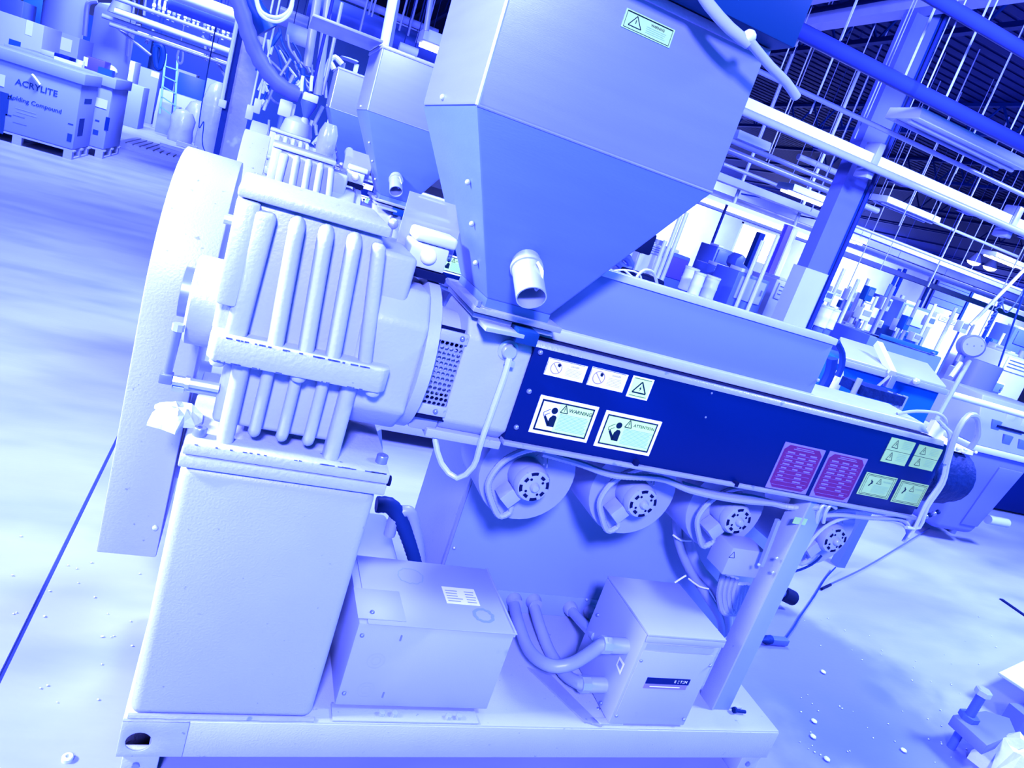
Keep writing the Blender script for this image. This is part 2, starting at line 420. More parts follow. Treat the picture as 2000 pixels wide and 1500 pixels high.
fd = M().prism([Vector((0, y, z)) for y, z in ((1.421, .955), (1.45, .925), (1.645, .925), (1.672, .955), (1.672, 1.15), (1.64, 1.195), (1.455, 1.195), (1.421, 1.155))], (.463, 0, 0), (.622, 0, 0)).build('feed_section', 'cast_paint', ext, bev=.008, seg=3)
M().box(.44, .622, 1.43, 1.66, .905, .926).build('feed_foot', 'machine_paint', ext, bev=.003)
c = P(993, 685, y=1.418)
M().lathe((c.x, 1.425, c.z), (0, -1, 0), [(.024, 0), (.024, .006), (.017, .009), (.017, .018), (.014, .022)], 18).build('thermocouple_cap', 'zinc', ext)
M().box(c.x - .004, c.x + .016, 1.395, 1.412, c.z - .03, c.z - .016).build('cable_clamp', 'zinc', ext, bev=.002)
M().tube([P(995, 700, y=1.40), P(985, 735, y=1.395), P(962, 800, y=1.39), P(940, 862, y=1.39), P(925, 910, y=1.40), P(893, 934, y=1.41), P(862, 905, y=1.43), P(850, 860, y=1.44), P(852, 838, y=1.46)], .0068, 8).build('feed_cable', 'cable_white', ext)
# bell under the ring (light sheet) and a drip tray beneath the coupling
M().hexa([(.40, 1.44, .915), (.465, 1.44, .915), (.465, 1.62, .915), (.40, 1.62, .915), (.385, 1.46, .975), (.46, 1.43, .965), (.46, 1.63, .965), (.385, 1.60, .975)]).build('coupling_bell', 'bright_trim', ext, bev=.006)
M().box(.24, .48, 1.70, 1.76, .875, .915).build('rear_beam', 'machine_paint', ext, bev=.003)
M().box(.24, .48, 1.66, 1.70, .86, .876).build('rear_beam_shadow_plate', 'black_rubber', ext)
# throat stack under the hopper
M().box(.462, .655, 1.425, 1.68, 1.196, 1.207).build('throat_plate', 'machine_paint', ext, bev=.003)
M().hexa([(.452, 1.40, 1.213), (.66, 1.40, 1.213), (.66, 1.68, 1.213), (.452, 1.68, 1.213), (.452, 1.40, 1.226), (.66, 1.40, 1.226), (.66, 1.68, 1.226), (.452, 1.68, 1.226)]).build('hopper_flange', 'bright_trim', ext, bev=.002)
M().hexa([(.475, 1.355, 1.188), (.585, 1.375, 1.188), (.60, 1.425, 1.188), (.475, 1.425, 1.188), (.475, 1.355, 1.197), (.585, 1.375, 1.197), (.60, 1.425, 1.197), (.475, 1.425, 1.197)]).build('slide_gate', 'zinc', ext, bev=.001)
M().box(.552, .602, 1.372, 1.43, 1.176, 1.206).build('gate_clamp', 'lid_steel', ext, bev=.002)
for px, py in ((933, 598),):
    c = P(px, py, z=1.226); M().cyl(c, c + Vector((0, 0, .012)), .007, n=6).build('flange_nut', 'bolt_steel', ext)

# safety guard and limit switch between gearbox and hopper
a, e = P(801, 373, y=1.60), P(878, 520, y=1.60); e.z = a.z
sg = M().box(a.x, e.x, 1.60, 1.604, 1.275, e.z).build('clear_guard', 'clear_guard', ext)
c = P(855, 478, y=1.52); d2 = P(875, 545, y=1.52)
sw = M().box(c.x - .052, c.x + .044, 1.52, 1.598, d2.z + .062, c.z + .022).build('limit_switch', 'switch_white', ext, bev=.008, seg=3)
M().box(c.x - .054, c.x + .030, 1.522, 1.598, d2.z + .008, d2.z + .060).build('switch_base', 'switch_white', sw, bev=.003)
M().lathe((c.x - .012, 1.522, d2.z + .036), (0, -1, 0), [(.019, 0), (.018, .004), (.012, .009), (.004, .011)], 16).build('switch_button', 'sign_white', sw)
M().box(c.x - .06, c.x + .036, 1.51, 1.62, d2.z - .012, d2.z + .006).build('switch_bracket', 'black_rubber', ext)
M().ball((P(768, 437, y=1.70).x, 1.70, P(768, 437, y=1.70).z), .013).cyl((P(768, 437, y=1.70).x, 1.70, 1.22), (P(768, 437, y=1.70).x, 1.70, P(768, 437, y=1.70).z), .004).build('lever_knob', 'zinc', ext)

# hopper
hx0, hx1, hy0, hy1, hz0, hz1 = .312, .833, 1.30, 1.82, 1.591, 1.856
tx0, tx1, ty0, ty1, tz = .478, .628, 1.415, 1.66, 1.243
hp = M().add([(hx0, hy0, hz0), (hx1, hy0, hz0), (hx1, hy1, hz0), (hx0, hy1, hz0), (hx0, hy0, hz1), (hx1, hy0, hz1), (hx1, hy1, hz1), (hx0, hy1, hz1)],
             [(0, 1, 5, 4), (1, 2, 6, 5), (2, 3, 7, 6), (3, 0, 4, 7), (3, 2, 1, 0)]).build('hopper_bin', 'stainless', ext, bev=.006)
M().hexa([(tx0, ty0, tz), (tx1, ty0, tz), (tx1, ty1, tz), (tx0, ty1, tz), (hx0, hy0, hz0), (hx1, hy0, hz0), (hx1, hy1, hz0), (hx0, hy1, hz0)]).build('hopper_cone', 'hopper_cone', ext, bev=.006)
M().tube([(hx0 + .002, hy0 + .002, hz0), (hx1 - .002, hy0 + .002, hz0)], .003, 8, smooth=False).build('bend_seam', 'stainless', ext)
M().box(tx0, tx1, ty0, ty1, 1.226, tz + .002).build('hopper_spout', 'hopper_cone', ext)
M().box(hx0 - .004, hx1 + .004, hy0 - .005, hy0 + .012, 1.856, 1.872).box(hx0 - .004, hx1 + .004, hy1 - .012, hy1 + .005, 1.856, 1.872).box(hx0 - .005, hx0 + .012, hy0, hy1, 1.856, 1.872).box(hx1 - .012, hx1 + .005, hy0, hy1, 1.856, 1.872).build('hopper_rim', 'bright_trim', ext, bev=.002)
lid = M().box(hx0 - .012, hx1 + .012, 1.238, 1.83, 1.874, 1.99).build('hopper_lid', 'lid_steel', ext, bev=.003)
for i in range(3):
    t = .18 + .22 * i
    p0 = Vector((tx0, ty0, tz)).lerp(Vector((hx0, hy0, hz0)), t) + Vector((-.006, .05 + .05 * t, 0)); M().ball(p0, .006).build('hopper_rivet', 'zinc', ext)
s0, s1 = P(1028, 520, y=1.375), P(1038, 582, y=1.30)
M().tube([(hx0 + .003, hy0 + .003, hz0), (hx0 + .003, hy0 + .003, hz1)], .0042, 8, smooth=False).build('corner_highlight', 'zinc', ext)  # bright strip added as a painted highlight down the hopper edge
dt = M().lathe(s0 - (s1 - s0) * .4, s1 - s0, [(.031, 0), (.031, (s1 - s0).length * 1.4), (.0285, (s1 - s0).length * 1.4), (.0285, (s1 - s0).length * .5), (0.0, (s1 - s0).length * .5)], 28, cap1=False).build('drain_tube', 'zinc', ext)
M().lathe(s0, s1 - s0, [(.031, 0), (.0345, .001), (.0345, .009), (.031, .010)], 28, cap0=False, cap1=False).build('tube_clamp', 'zinc', dt)
M().tube([P(1050, 512, y=1.335), P(1058, 530, y=1.325), P(1056, 556, y=1.315), P(1046, 566, y=1.31)], .004, 8).build('clamp_handle', 'zinc', dt)
M().ball(P(865, 190, x=hx0 - .002), .007).build('hopper_screw', 'zinc', ext)

# barrel cover
bc = M().box(.619, 1.972, PF, 1.70, .938, 1.172).build('barrel_cover', 'navy_panel', ext, bev=.003)
M().hexa([(.617, PF - .004, 1.168), (1.952, PF - .004, 1.168), (1.952, PF + .022, 1.168), (.617, PF + .022, 1.168), (.617, PF + .004, 1.182), (1.952, PF + .004, 1.182), (1.952, PF + .022, 1.180), (.617, PF + .022, 1.180)]).build('cover_lip', 'bright_trim', ext, bev=.002)
M().box(.617, 1.990, PF - .012, PF + .02, .928, .9375).build('cover_sill', 'bright_trim', ext, bev=.002)
M().box(.622, 1.955, PF + .022, 1.488, 1.172, 1.177).build('cover_gap', 'dark_slot', ext)  # dark strip in the slot, its shade put into the colour
tc = M().hexa([(.65, 1.486, 1.178), (1.97, 1.486, 1.178), (1.99, 1.68, 1.178), (.65, 1.68, 1.178), (.65, 1.484, 1.205), (1.93, 1.484, 1.205), (1.99, 1.68, 1.205), (.65, 1.68, 1.205)]).build('cover_top', 'pale_strip', ext, bev=.003)
M().box(.66, 1.497, 1.506, 1.513, 1.205, 1.352).build('heat_shield', 'hood_paint', ext, bev=.001)
M().box(.655, 1.502, 1.500, 1.545, 1.350, 1.368).build('shield_cap', 'pale_strip', ext, bev=.002)
for px, py in ((1380, 597), (1622, 662), (1597, 742)):
    c = P(px, py, y=1.506); M().ball((c.x, 1.505, c.z), .005).build('shield_screw', 'zinc', ext)
for px, py in ((1055, 688), (1033, 764), (1008, 834)):
    c = P(px, py, y=PF); M().ball((c.x, PF - .001, c.z), .0065).build('panel_screw', 'bolt_steel', ext)
for px, py in ((1378, 815), (1390, 768)):
    c = P(px, py, y=PF); M().ball((c.x, PF, c.z), .003).build('panel_screw', 'bolt_steel', ext)
for px, py in ((1243, 908), (1438, 949)):
    c = P(px, py, y=PF - .012); M().box(c.x - .006, c.x + .006, PF - .0125, PF, c.z - .003, c.z + .01).build('sill_notch', 'dark_slot', ext)

# signs on the barrel cover
SY = PF - .0016
def sign_person(g, u, v, h):       # seated reader: head, body, open book
    g.disc(u + .30 * h, v + .78 * h, .16 * h).poly([(u + .14 * h, v + .0), (u + .50 * h, v), (u + .50 * h, v + .48 * h), (u + .42 * h, v + .56 * h), (u + .28 * h, v + .56 * h), (u + .16 * h, v + .40 * h)])
    g.poly([(u + .16 * h, v), (u + .26 * h, v + .12 * h), (u - .06 * h, v + .50 * h), (u - .14 * h, v + .42 * h)])
    g.line((u - .20 * h, v + .62 * h), (u + .08 * h, v + .82 * h), .03 * h).line((u - .16 * h, v + .46 * h), (u + .10 * h, v + .64 * h), .03 * h).line((u - .20 * h, v + .62 * h), (u - .16 * h, v + .46 * h), .03 * h)
def read_sign(tl, br, word, white_left):
    o, x, z, w, h = plate('warning_sign', ext, tl, br, SY, 'sign_white')
    k = .085 * h
    G(x, z, SY - .0003).frame(k, k, w - k, h - k, .048 * h).build('border', 'sign_ink', o, smooth=False)
    k2 = .12 * h; sp = w * .36
    G(x, z, SY - .0003).rect(sp if white_left else k2, k2, w - k2, h - k2).build('yellow_field', 'sign_yellow', o, smooth=False)
    g = G(x, z, SY - .0006); sign_person(g, w * .20, h * .24, h * .55)
    g.tri(w * .455, h * .66, h * .20, h * .21, .024 * h).line((w * .455, h * .73), (w * .455, h * .80), .022 * h).disc(w * .455, h * .705, .013 * h, 6)
    g.text(word, w * .725, h * .745, h * (.135 if len(word) < 8 else .112))
    g.build('lettering', 'sign_ink', o, smooth=False)
    G(x, z, SY - .0006).bars(w * .40, h * .17, w * .92, h * .62, 12, .38).build('small_print', 'sign_grey_ink', o, smooth=False)
read_sign((1057, 771), (1145, 865), 'WARNING', True)
read_sign((1185, 801), (1267, 891), 'ATTENTION', False)
for tl, br in (((1073, 698), (1137, 748)), ((1158, 716), (1215, 767))):
    o, x, z, w, h = plate('danger_sign', ext, tl, br, SY, 'sign_white')
    g = G(x, z, SY - .0003).circle(w * .25, h * .50, h * .36, h * .05).line((w * .25 - h * .25, h * .75), (w * .25 + h * .25, h * .25), h * .05)
    g.build('prohibition_ring', 'sign_red', o, smooth=False)
    g = G(x, z, SY - .0005).poly([(w * .27, h * .62), (w * .33, h * .58), (w * .35, h * .72), (w * .31, h * .80), (w * .26, h * .76)])
    g.rect(.01 * w, h * .96, w * .93, h * .985).rect(.005 * w, .1 * h, .014 * w, .85 * h)
    g.build('hand_symbol', 'sign_ink', o, smooth=False)
    g = G(x, z, SY - .0005).text('DANGER', w * .70, h * .78, h * .13); g.bars(w * .50, h * .14, w * .92, h * .62, 6, .16)
    g.build('lettering', 'sign_red', o, smooth=False)
def volt_sign(tl, br, y=SY):
    o, x, z, w, h = plate('voltage_sign', ext, tl, br, y, 'sign_white')
    G(x, z, y - .0003).rect(w * .07, h * .06, w * .93, h * .94).build('yellow_field', 'sign_yellow', o, smooth=False)
    g = G(x, z, y - .0006).tri(w * .5, h * .27, w * .64, h * .52, w * .06).poly([(w * .53, h * .62), (w * .44, h * .46), (w * .50, h * .46), (w * .46, h * .33), (w * .57, h * .50), (w * .51, h * .50)])
    g.rect(w * .1, h * .10, w * .9, h * .125).rect(w * .1, h * .90, w * .9, h * .925)
    g.build('lettering', 'sign_ink', o, smooth=False)
volt_sign((1238, 733), (1263, 783))
for tl, br in (((1535, 863), (1573, 966)), ((1622, 881), (1654, 982))):
    o, x, z, w, h = plate('rating_plate', ext, tl, br, SY, 'plate_print', label='red and silver rating plate with rows of stamped fields')
    k = .035 * w; c = .10 * w
    G(x, z, SY - .0003).poly([(k + c, k), (w - k - c, k), (w - k, k + c), (w - k, h - k - c), (w - k - c, h - k), (k + c, h - k), (k, h - k - c), (k, k + c)]).build('red_field', 'plate_red', o, smooth=False)
    g = G(x, z, SY - .0006)
    for i in range(9):
        v = h * (.80 - .085 * i)
        for u in ((.14, .42, .70) if i < 5 else ((.14, .55) if i < 8 else (.70,))): g.rect(w * u, v, w * (u + random.uniform(.12, .2)), v + .03 * h)
        g.rect(w * .10, v - .022 * h, w * .9, v - .017 * h)
    g.rect(w * .3, h * .92, w * .72, h * .935).rect(w * .25, h * .885, w * .76, h * .90)
    g.build('stamped_fields', 'plate_print', o, smooth=False)
for (tl, br), word in ((((1694, 922), (1733, 976)), 'WARNING'), (((1761, 937), (1793, 990)), 'WARNING')):
    o, x, z, w, h = plate('hazard_sign', ext, tl, br, SY, 'sign_yellow_dull')
    g = G(x, z, SY - .0004).frame(w * .035, h * .045, w * .965, h * .955, h * .02).frame(w * .09, h * .10, w * .91, h * .90, h * .015)
    g.tri(w * .50, h * .60, h * .26, h * .24, h * .02).line((w * .5, h * .66), (w * .5, h * .75), h * .02)
    g.line((w * .22, h * .44), (w * .30, h * .66), h * .06).line((w * .30, h * .55), (w * .24, h * .72), h * .05)
    g.build('lettering', 'sign_ink', o, smooth=False)
    g = G(x, z, SY - .0004).text(word, w * .76, h * .72, h * .11); g.bars(w * .36, h * .16, w * .88, h * .52, 7, .3)
    g.build('small_print', 'sign_grey_ink', o, smooth=False)
for tl, br in (((1743, 853), (1731, 903)), ((1797, 867), (1785, 913))):
    tr = {1743: (1790, 864), 1797: (1842, 879)}[tl[0]]
    a, e = P(*tl, y=SY), P(*tr, y=SY); zb = P(*br, y=SY).z; h2 = (a.z - zb) / 2
    for k in range(2):
        o = M().box(a.x, e.x, SY, SY + .0015, zb + k * h2, zb + (k + 1) * h2 - .0015).build('caution_label', 'sign_yellow_dull', ext, smooth=False)
        w, h = e.x - a.x, h2
        g = G(a.x, zb + k * h2, SY - .0004).tri(w * .28, h * .22, h * .62, h * .62, h * .045).line((w * .28, h * .40), (w * .28, h * .62), h * .05)
        g.build('warning_triangle', 'sign_ink', o, smooth=False)
        G(a.x, zb + k * h2, SY - .0004).bars(w * .54, h * .2, w * .94, h * .84, 5, .25).build('small_print', 'sign_grey_ink', o, smooth=False)
# sign on the hopper front
y = hy0 - .0016
a, e = P(1225, 15, y=y), P(1300, 96, y=y)
o = M().box(a.x, e.x + .006, y, y + .0015, e.z + .004, a.z).build('hopper_sign', 'sign_yellow_dull', ext, smooth=False)
w, h = e.x + .006 - a.x, a.z - e.z - .004
g = G(a.x, e.z + .004, y - .0004).frame(w * .03, h * .06, w * .97, h * .94, h * .03).tri(w * .24, h * .24, w * .26, h * .58, h * .05).line((w * .24, h * .42), (w * .24, h * .62), h * .05).rect(w * .03, h * .88, w * .97, h * .94)
g.text('WARNING', w * .67, h * .70, h * .19); g.build('lettering', 'sign_ink', o, smooth=False)
G(a.x, e.z + .004, y - .0004).bars(w * .46, h * .16, w * .88, h * .56, 4, .3).build('small_print', 'sign_grey_ink', o, smooth=False)

# under-barrel cabinet
M().box(.748, P(1478, 1120, y=1.836).x, 1.836, 2.28, .184, .905).build('control_cabinet', 'cabinet_paint', ext, bev=.004)
M().box(.744, .748, 1.838, 2.275, .19, .90).build('cabinet_side', 'machine_paint', ext, bev=.001)
M().box(.738, .746, 1.832, 1.846, .19, .90).build('cabinet_corner', 'bright_trim', ext, bev=.001)
M().box(.755, 1.36, 1.8335, 1.837, .184, .262).build('cabinet_skirt', 'cabinet_paint', ext, bev=.001)
for px, py in ((887, 1070),(1146, 1171)):
    c = P(px, py, y=1.832); M().ball(c, .006).build('cabinet_screw', 'zinc', ext)
# leg
lg = M().box(1.582, 1.648, 1.425, 1.49, .184, .928).build('support_leg', 'cabinet_paint', ext, bev=.003)
M().box(1.576, 1.583, 1.422, 1.49, .184, .925).build('leg_edge', 'machine_paint', lg, bev=.001)
M().box(1.585, 1.70, 1.43, 1.52, .184, .192).build('leg_foot', 'machine_paint', lg, bev=.002)
c, e = P(1552, 1012, y=1.424), P(1572, 1026, y=1.424)
M().box(c.x, e.x, 1.4235, 1.425, e.z, c.z + .004).build('inspection_tag', 'sign_yellow_dull', lg, label='small pale green tag on the leg')
for px, py in ((1517, 1090), (1509, 1118), (1482, 1103)):
    c = P(px, py, y=1.424); M().ball(c, .005).build('screw', 'zinc', lg)

# blowers: housing disc, motor, junction box, flexible conduit
def blower(x, z, R=.137, first=False):
    d = M().lathe((x + .012, 1.79, z - .004), (0, -1, 0), [(R * .96, 0), (R, .02), (R, .205), (R * .985, .212), (R * .30, .213)], 40).box(x - R * .8, x + R * .8, 1.60, 1.78, z + .02, .925).build('blower', 'motor_paint', ext)
    m = M().lathe((x, 1.58, z), (0, -1, 0), [(.047, 0), (.048, .012), (.048, .050), (.045, .056)], 28).build('blower_motor', 'motor_paint', d)
    M().lathe((x, 1.525, z), (0, -1, 0), [(.0475, 0), (.0475, .014), (.0425, .024), (.030, .028), (.013, .029), (.012, .036), (.008, .041), (.002, .042)], 32).build('end_bell', 'motor_bell', d)
    s = M()
    for i in range(8):
        a0 = 2 * PI * i / 8 + .25; rr = .031 if i % 2 else .036; hw = .26 if i % 2 == 0 else .2
        pts = []
        for t in range(5):
            a = a0 - hw + 2 * hw * t / 4; pts.append((x + (rr + .0042) * math.cos(a), z + (rr + .0042) * math.sin(a)))
        for t in range(5):
            a = a0 + hw - 2 * hw * t / 4; pts.append((x + (rr - .0042) * math.cos(a), z + (rr - .0042) * math.sin(a)))
        yf = 1.4966 + .0003 if rr < .034 else 1.4985
        s.prism([Vector((u, 0, v)) for u, v in pts], (0, yf, 0), (0, yf - .0012, 0))
        if i % 2 == 0:
            a = a0 + .39; u, v = x + .024 * math.cos(a), z + .024 * math.sin(a)
            s.prism([Vector((u + .004 * math.cos(q * PI / 3), 0, v + .004 * math.sin(q * PI / 3))) for q in range(6)], (0, 1.4972, 0), (0, 1.4962, 0))
    s.build('bell_slots', 'dark_slot', d)  # raised dark pieces, the shade inside the vent openings as colour
    s = M()
    for i in range(4): s.ball((x + .042 * math.cos(.7 + i * PI / 2), 1.503, z + .042 * math.sin(.7 + i * PI / 2)), .003, 6)
    s.build('bell_screws', 'zinc', d)
    u = Vector((-.62, 0, -.78)); v = Vector((.78, 0, -.62))
    c = Vector((x, 1.543, z)) + u * .068
    M().obox(c, u * .021, v * .020, Vector((0, .026, 0))).build('junction_box', 'motor_bell', d, bev=.002)
    e = c + v * .02 + u * .012
    M().cyl(e, e + v * .014, .007, n=8).build('conduit_fitting', 'zinc', d)
    e += v * .014
    M().tube([e, e + Vector((.004, 0, -.018)), e + Vector((-.02, 0, -.034)), (x - .075, 1.54, z - .085), (x - .105, 1.54, z - .03), (x - .092, 1.535, z + .032), (x - .052, 1.53, z + .075), (x, 1.525, z + .098), (x + .07, 1.52, z + .108), (x + .16, 1.515, .905 if z > .78 else .89)], .0078, 8, step=.0042, ripple=.16).build('flexible_conduit', 'conduit_grey', d)
    M().tube([(x + .012, 1.57, z + .055), (x + .016, 1.55, z + .07), (x + .02, 1.525, z + .052)], .0016, 5).tube([(x + .03, 1.57, z + .052), (x + .034, 1.55, z + .066), (x + .03, 1.525, z + .046)], .0016, 5).build('motor_leads', 'cable_white', d)
for px, py in ((1046, 955), (1260, 988), (1447, 1022), (1637, 1060)):
    c = P(px, py, y=1.487); blower(c.x, c.z)
# trunk conduit along the underside of the cover
M().tube([P(1060, 885, y=1.50), P(1130, 905, y=1.49), P(1200, 928, y=1.49), P(1290, 935, y=1.48), P(1350, 958, y=1.48), P(1430, 975, y=1.48), P(1510, 983, y=1.48)], .0085, 8, step=.0045, ripple=.16).build('trunk_conduit', 'conduit_grey', ext)
M().tube([P(1330, 945, y=1.50), P(1400, 965, y=1.49), P(1470, 972, y=1.49), P(1540, 990, y=1.47), P(1600, 990, y=1.42)], .0085, 8, step=.0045, ripple=.16).build('trunk_conduit', 'conduit_grey', ext)
# thick hoses behind the leg
for pts, rr in (([(1330, 970), (1322, 1010), (1326, 1060), (1345, 1110), (1378, 1160), (1405, 1205), (1412, 1240)], .0145), ([(1360, 965), (1345, 1000), (1342, 1050), (1362, 1105), (1398, 1150), (1418, 1200), (1420, 1235)], .019)):
    M().tube([P(a, c2, y=1.70) for a, c2 in pts], rr, 12).build('cooling_hose', 'motor_paint', ext)
for x0 in range(4):
    M().tube([P(1412 + 9 * x0, 1120 + 3 * x0, y=1.60), P(1404 + 9 * x0, 1160, y=1.60), P(1412 + 8 * x0, 1195, y=1.60), P(1432 + 6 * x0, 1190 + x0, y=1.60), P(1442 + 6 * x0, 1140, y=1.60)], .0085, 8, step=.0045, ripple=.15).build('coiled_conduit', 'conduit_grey', ext)
for pts in ([(1315, 1045), (1330, 1055), (1350, 1056)], [(1345, 1130), (1365, 1145), (1384, 1150)], [(1318, 1138), (1330, 1130), (1340, 1124)]):
    M().tube([P(a, c2, y=1.675) for a, c2 in pts], .003, 6).build('cable_tie', 'sign_white', ext)
# small terminal box on the leg
c, e = P(1450, 1060, y=1.52), P(1470, 1135, y=1.52)
tb = M().box(P(1420, 1080, y=1.50).x, 1.578, 1.485, 1.57, P(1420, 1118, y=1.50).z, P(1450, 1068, y=1.50).z).build('terminal_box', 'box_paint', ext, bev=.003)
volt = P(1425, 1090, y=1.484)
g = G(volt.x - .005, volt.z, 1.4845).tri(.012, .002, .02, .02, .002); g.build('warning_triangle', 'sign_ink', tb, smooth=False)
M().bar(P(1520, 1015, y=1.45), P(1486, 1105, y=1.45), .012).build('leg_conduit', 'motor_paint', ext)

# electrical box on the skid (left)
x0, x1, y0, y1, z0, z1 = .406, .806, 1.382, 1.663, .20, .438
eb = M().box(x0, x1, y0, y1, z0, z1).build('enclosure', 'box_paint', ext, bev=.003)
M().box(x0 + .02, x1 + .006, y0 - .003, y1, z1, z1 + .003).build('enclosure_cover', 'box_paint', eb, bev=.001)
M().box(x0 - .003, x0 + .115, y0 + .012, y0 + .13, z1 + .003, z1 + .0055).build('knockout_lid', 'box_paint', eb, bev=.001)
M().box(x1 - .002, x1 + .004, y0, y1, z1 - .01, z1 + .006).build('enclosure_hem', 'box_paint', eb, bev=.001)
for px, py in ((727, 1196),): M().ball(P(px, py, z=z1 + .006), .006).build('screw', 'bolt_steel', eb)
for px, py in ((707, 1241), (672, 1354)): M().ball(P(px, py, y=y0 - .001), .0055).build('screw', 'bolt_steel', eb)
for px, py in ((734, 1291), (714, 1348)):
    c = P(px, py, y=y0); g = G(c.x, c.z, y0 - .0006)
    g.circle(0, 0, .022, .0015, 24).circle(0, 0, .012, .0012, 20); g.build('knockout', 'conduit_grey', eb, smooth=False)
for px, py in ((783, 1246), (748, 1357)):
    c = P(px, py, y=y0); M().box(c.x - .002, c.x + .002, y0 - .002, y0, c.z - .008, c.z + .008).build('slot', 'bolt_steel', eb)
# round paint rings and paper label on its top
def top_ring(px, py, r, t, wob):
    c = P(px, py, z=z1 + .0036); b = M(); n = 28
    rr = [r * (1 + wob * math.sin(i * 2.3) * random.random()) for i in range(n)]
    for i in range(n):
        j = (i + 1) % n; a, e = 2 * PI * i / n, 2 * PI * j / n
        b.add([(c.x + (rr[i] - t) * math.cos(a), c.y + (rr[i] - t) * math.sin(a), c.z), (c.x + rr[i] * math.cos(a), c.y + rr[i] * math.sin(a), c.z), (c.x + rr[j] * math.cos(e), c.y + rr[j] * math.sin(e), c.z), (c.x + (rr[j] - t) * math.cos(e), c.y + (rr[j] - t) * math.sin(e), c.z)], [(0, 1, 2, 3)])
    b.build('stain_ring', 'cabinet_paint', eb, smooth=False)
top_ring(802, 1125, .036, .003, .12); top_ring(945, 1202, .030, .009, .1)
a, e = P(862, 1145, z=z1 + .004), P(938, 1183, z=z1 + .004)
lb = M().box(a.x, e.x, e.y, a.y, z1 + .003, z1 + .0042).build('paper_label', 'sign_white', eb, label='torn white paper label with faint print')
b = M()
for i in range(5): b.box(a.x + .006, a.x + .03 + .02 * random.random(), e.y + .008 + .011 * i, e.y + .012 + .011 * i, z1 + .0042, z1 + .0045); b.box(a.x + .06, e.x - .004 - .01 * random.random(), e.y + .008 + .011 * i, e.y + .012 + .011 * i, z1 + .0042, z1 + .0045)
b.build('small_print', 'conduit_grey', eb)
mb = M().box(x0 - .005, x1 - .03, 1.345, 1.40, .184, .190).build('mounting_bracket', 'machine_paint', ext, bev=.002)
for px, py in ((745, 1396), (770, 1397), (875, 1403), (895, 1403)): M().cyl(P(px, py, z=.19), P(px, py, z=.19) + Vector((0, 0, .010)), .0085, n=6).build('bracket_bolt', 'zinc', mb)

# transformer on the skid (right)
x0, x1, y0, y1, z0, z1 = 1.168, 1.425, 1.352, 1.61, .19, .49
tr = M().box(x0, x1, y0, y1, z0, z1).build('transformer', 'box_paint', ext, bev=.003)
M().hexa([(x0, y0 - .008, z1), (x1 + .004, y0 - .008, z1), (x1 + .004, y1, z1), (x0, y1, z1), (x0, y0 - .008, z1 + .008), (x1 + .004, y0 - .008, z1 + .008), (x1 + .004, y1, z1 + .008), (x0, y1, z1 + .008)]).build('transformer_lid', 'box_paint', tr, bev=.002)
M().box(x0, x1 + .004, y0 - .008, y0 - .004, z1 - .018, z1).build('lid_hem', 'box_paint', tr, bev=.001)
M().box(x0 + .008, x1 - .012, y0 - .003, y0, z0 + .03, z1 - .05).build('front_panel', 'box_paint', tr, bev=.001)
M().box(x0 + .012, x1 - .02, y0 - .0015, y0 + .001, z1 - .046, z1 - .028).build('vent_gap', 'motor_bell', tr)
for px, py in ((1252, 1290), (1204, 1398), (1336, 1405), (1387, 1300)): M().ball(P(px, py, y=y0 - .003), .005).build('screw', 'bolt_steel', tr)
for px, py in ((1168, 1201), (1174, 1373), (1168, 1385)): M().ball(P(px, py, x=x0 - .001), .006).build('screw', 'bolt_steel', tr)
a, e = P(1265, 1323, y=y0 - .0035), P(1344, 1338, y=y0 - .0035)
lb = M().box(a.x, e.x, y0 - .0045, y0 - .003, e.z - .001, a.z).build('maker_label', 'navy_panel', tr, label='dark blue maker label with white wordmark')
w = e.x - a.x; h = a.z - e.z
g = G(a.x, e.z, y0 - .0049).text('E', w * .66, h * .5, h * .62).text('T', w * .80, h * .5, h * .62).text('N', w * .91, h * .5, h * .62)
g.disc(w * .735, h * .68, h * .08, 8).disc(w * .735, h * .32, h * .08, 8).disc(w * .855, h * .68, h * .08, 8).disc(w * .855, h * .32, h * .08, 8); g.build('wordmark', 'sign_white', lb, smooth=False)
rl = M().box(a.x - .001, e.x - .003, y0 - .0045, y0 - .003, e.z - .017, e.z - .003).build('red_label', 'plate_print', tr, label='thin red strip label with white print')
G(a.x, e.z - .017, y0 - .0049).rect(w * .12, .006, w * .82, .009).build('small_print', 'sign_white', rl, smooth=False)
a = P(1213, 1297, x=x0 - .001); b = M().add([(x0 - .0012, a.y - .014, a.z + .012), (x0 - .0012, a.y + .018, a.z + .012), (x0 - .0012, a.y + .018, a.z - .018), (x0 - .0012, a.y - .014, a.z - .026)], [(0, 1, 2, 3)]); b.build('warning_label', 'sign_white', tr, smooth=False)
b = M().add([(x0 - .0018, a.y - .008, a.z + .004), (x0 - .0018, a.y + .012, a.z + .004), (x0 - .0018, a.y + .012, a.z - .012), (x0 - .0018, a.y - .008, a.z - .016)], [(0, 1, 2, 3)]); b.build('small_print', 'motor_paint', tr, smooth=False)
M().box(x0 - .05, x0 + .05, 1.352, 1.375, .184, .190).build('foot_flange', 'machine_paint', tr, bev=.001)
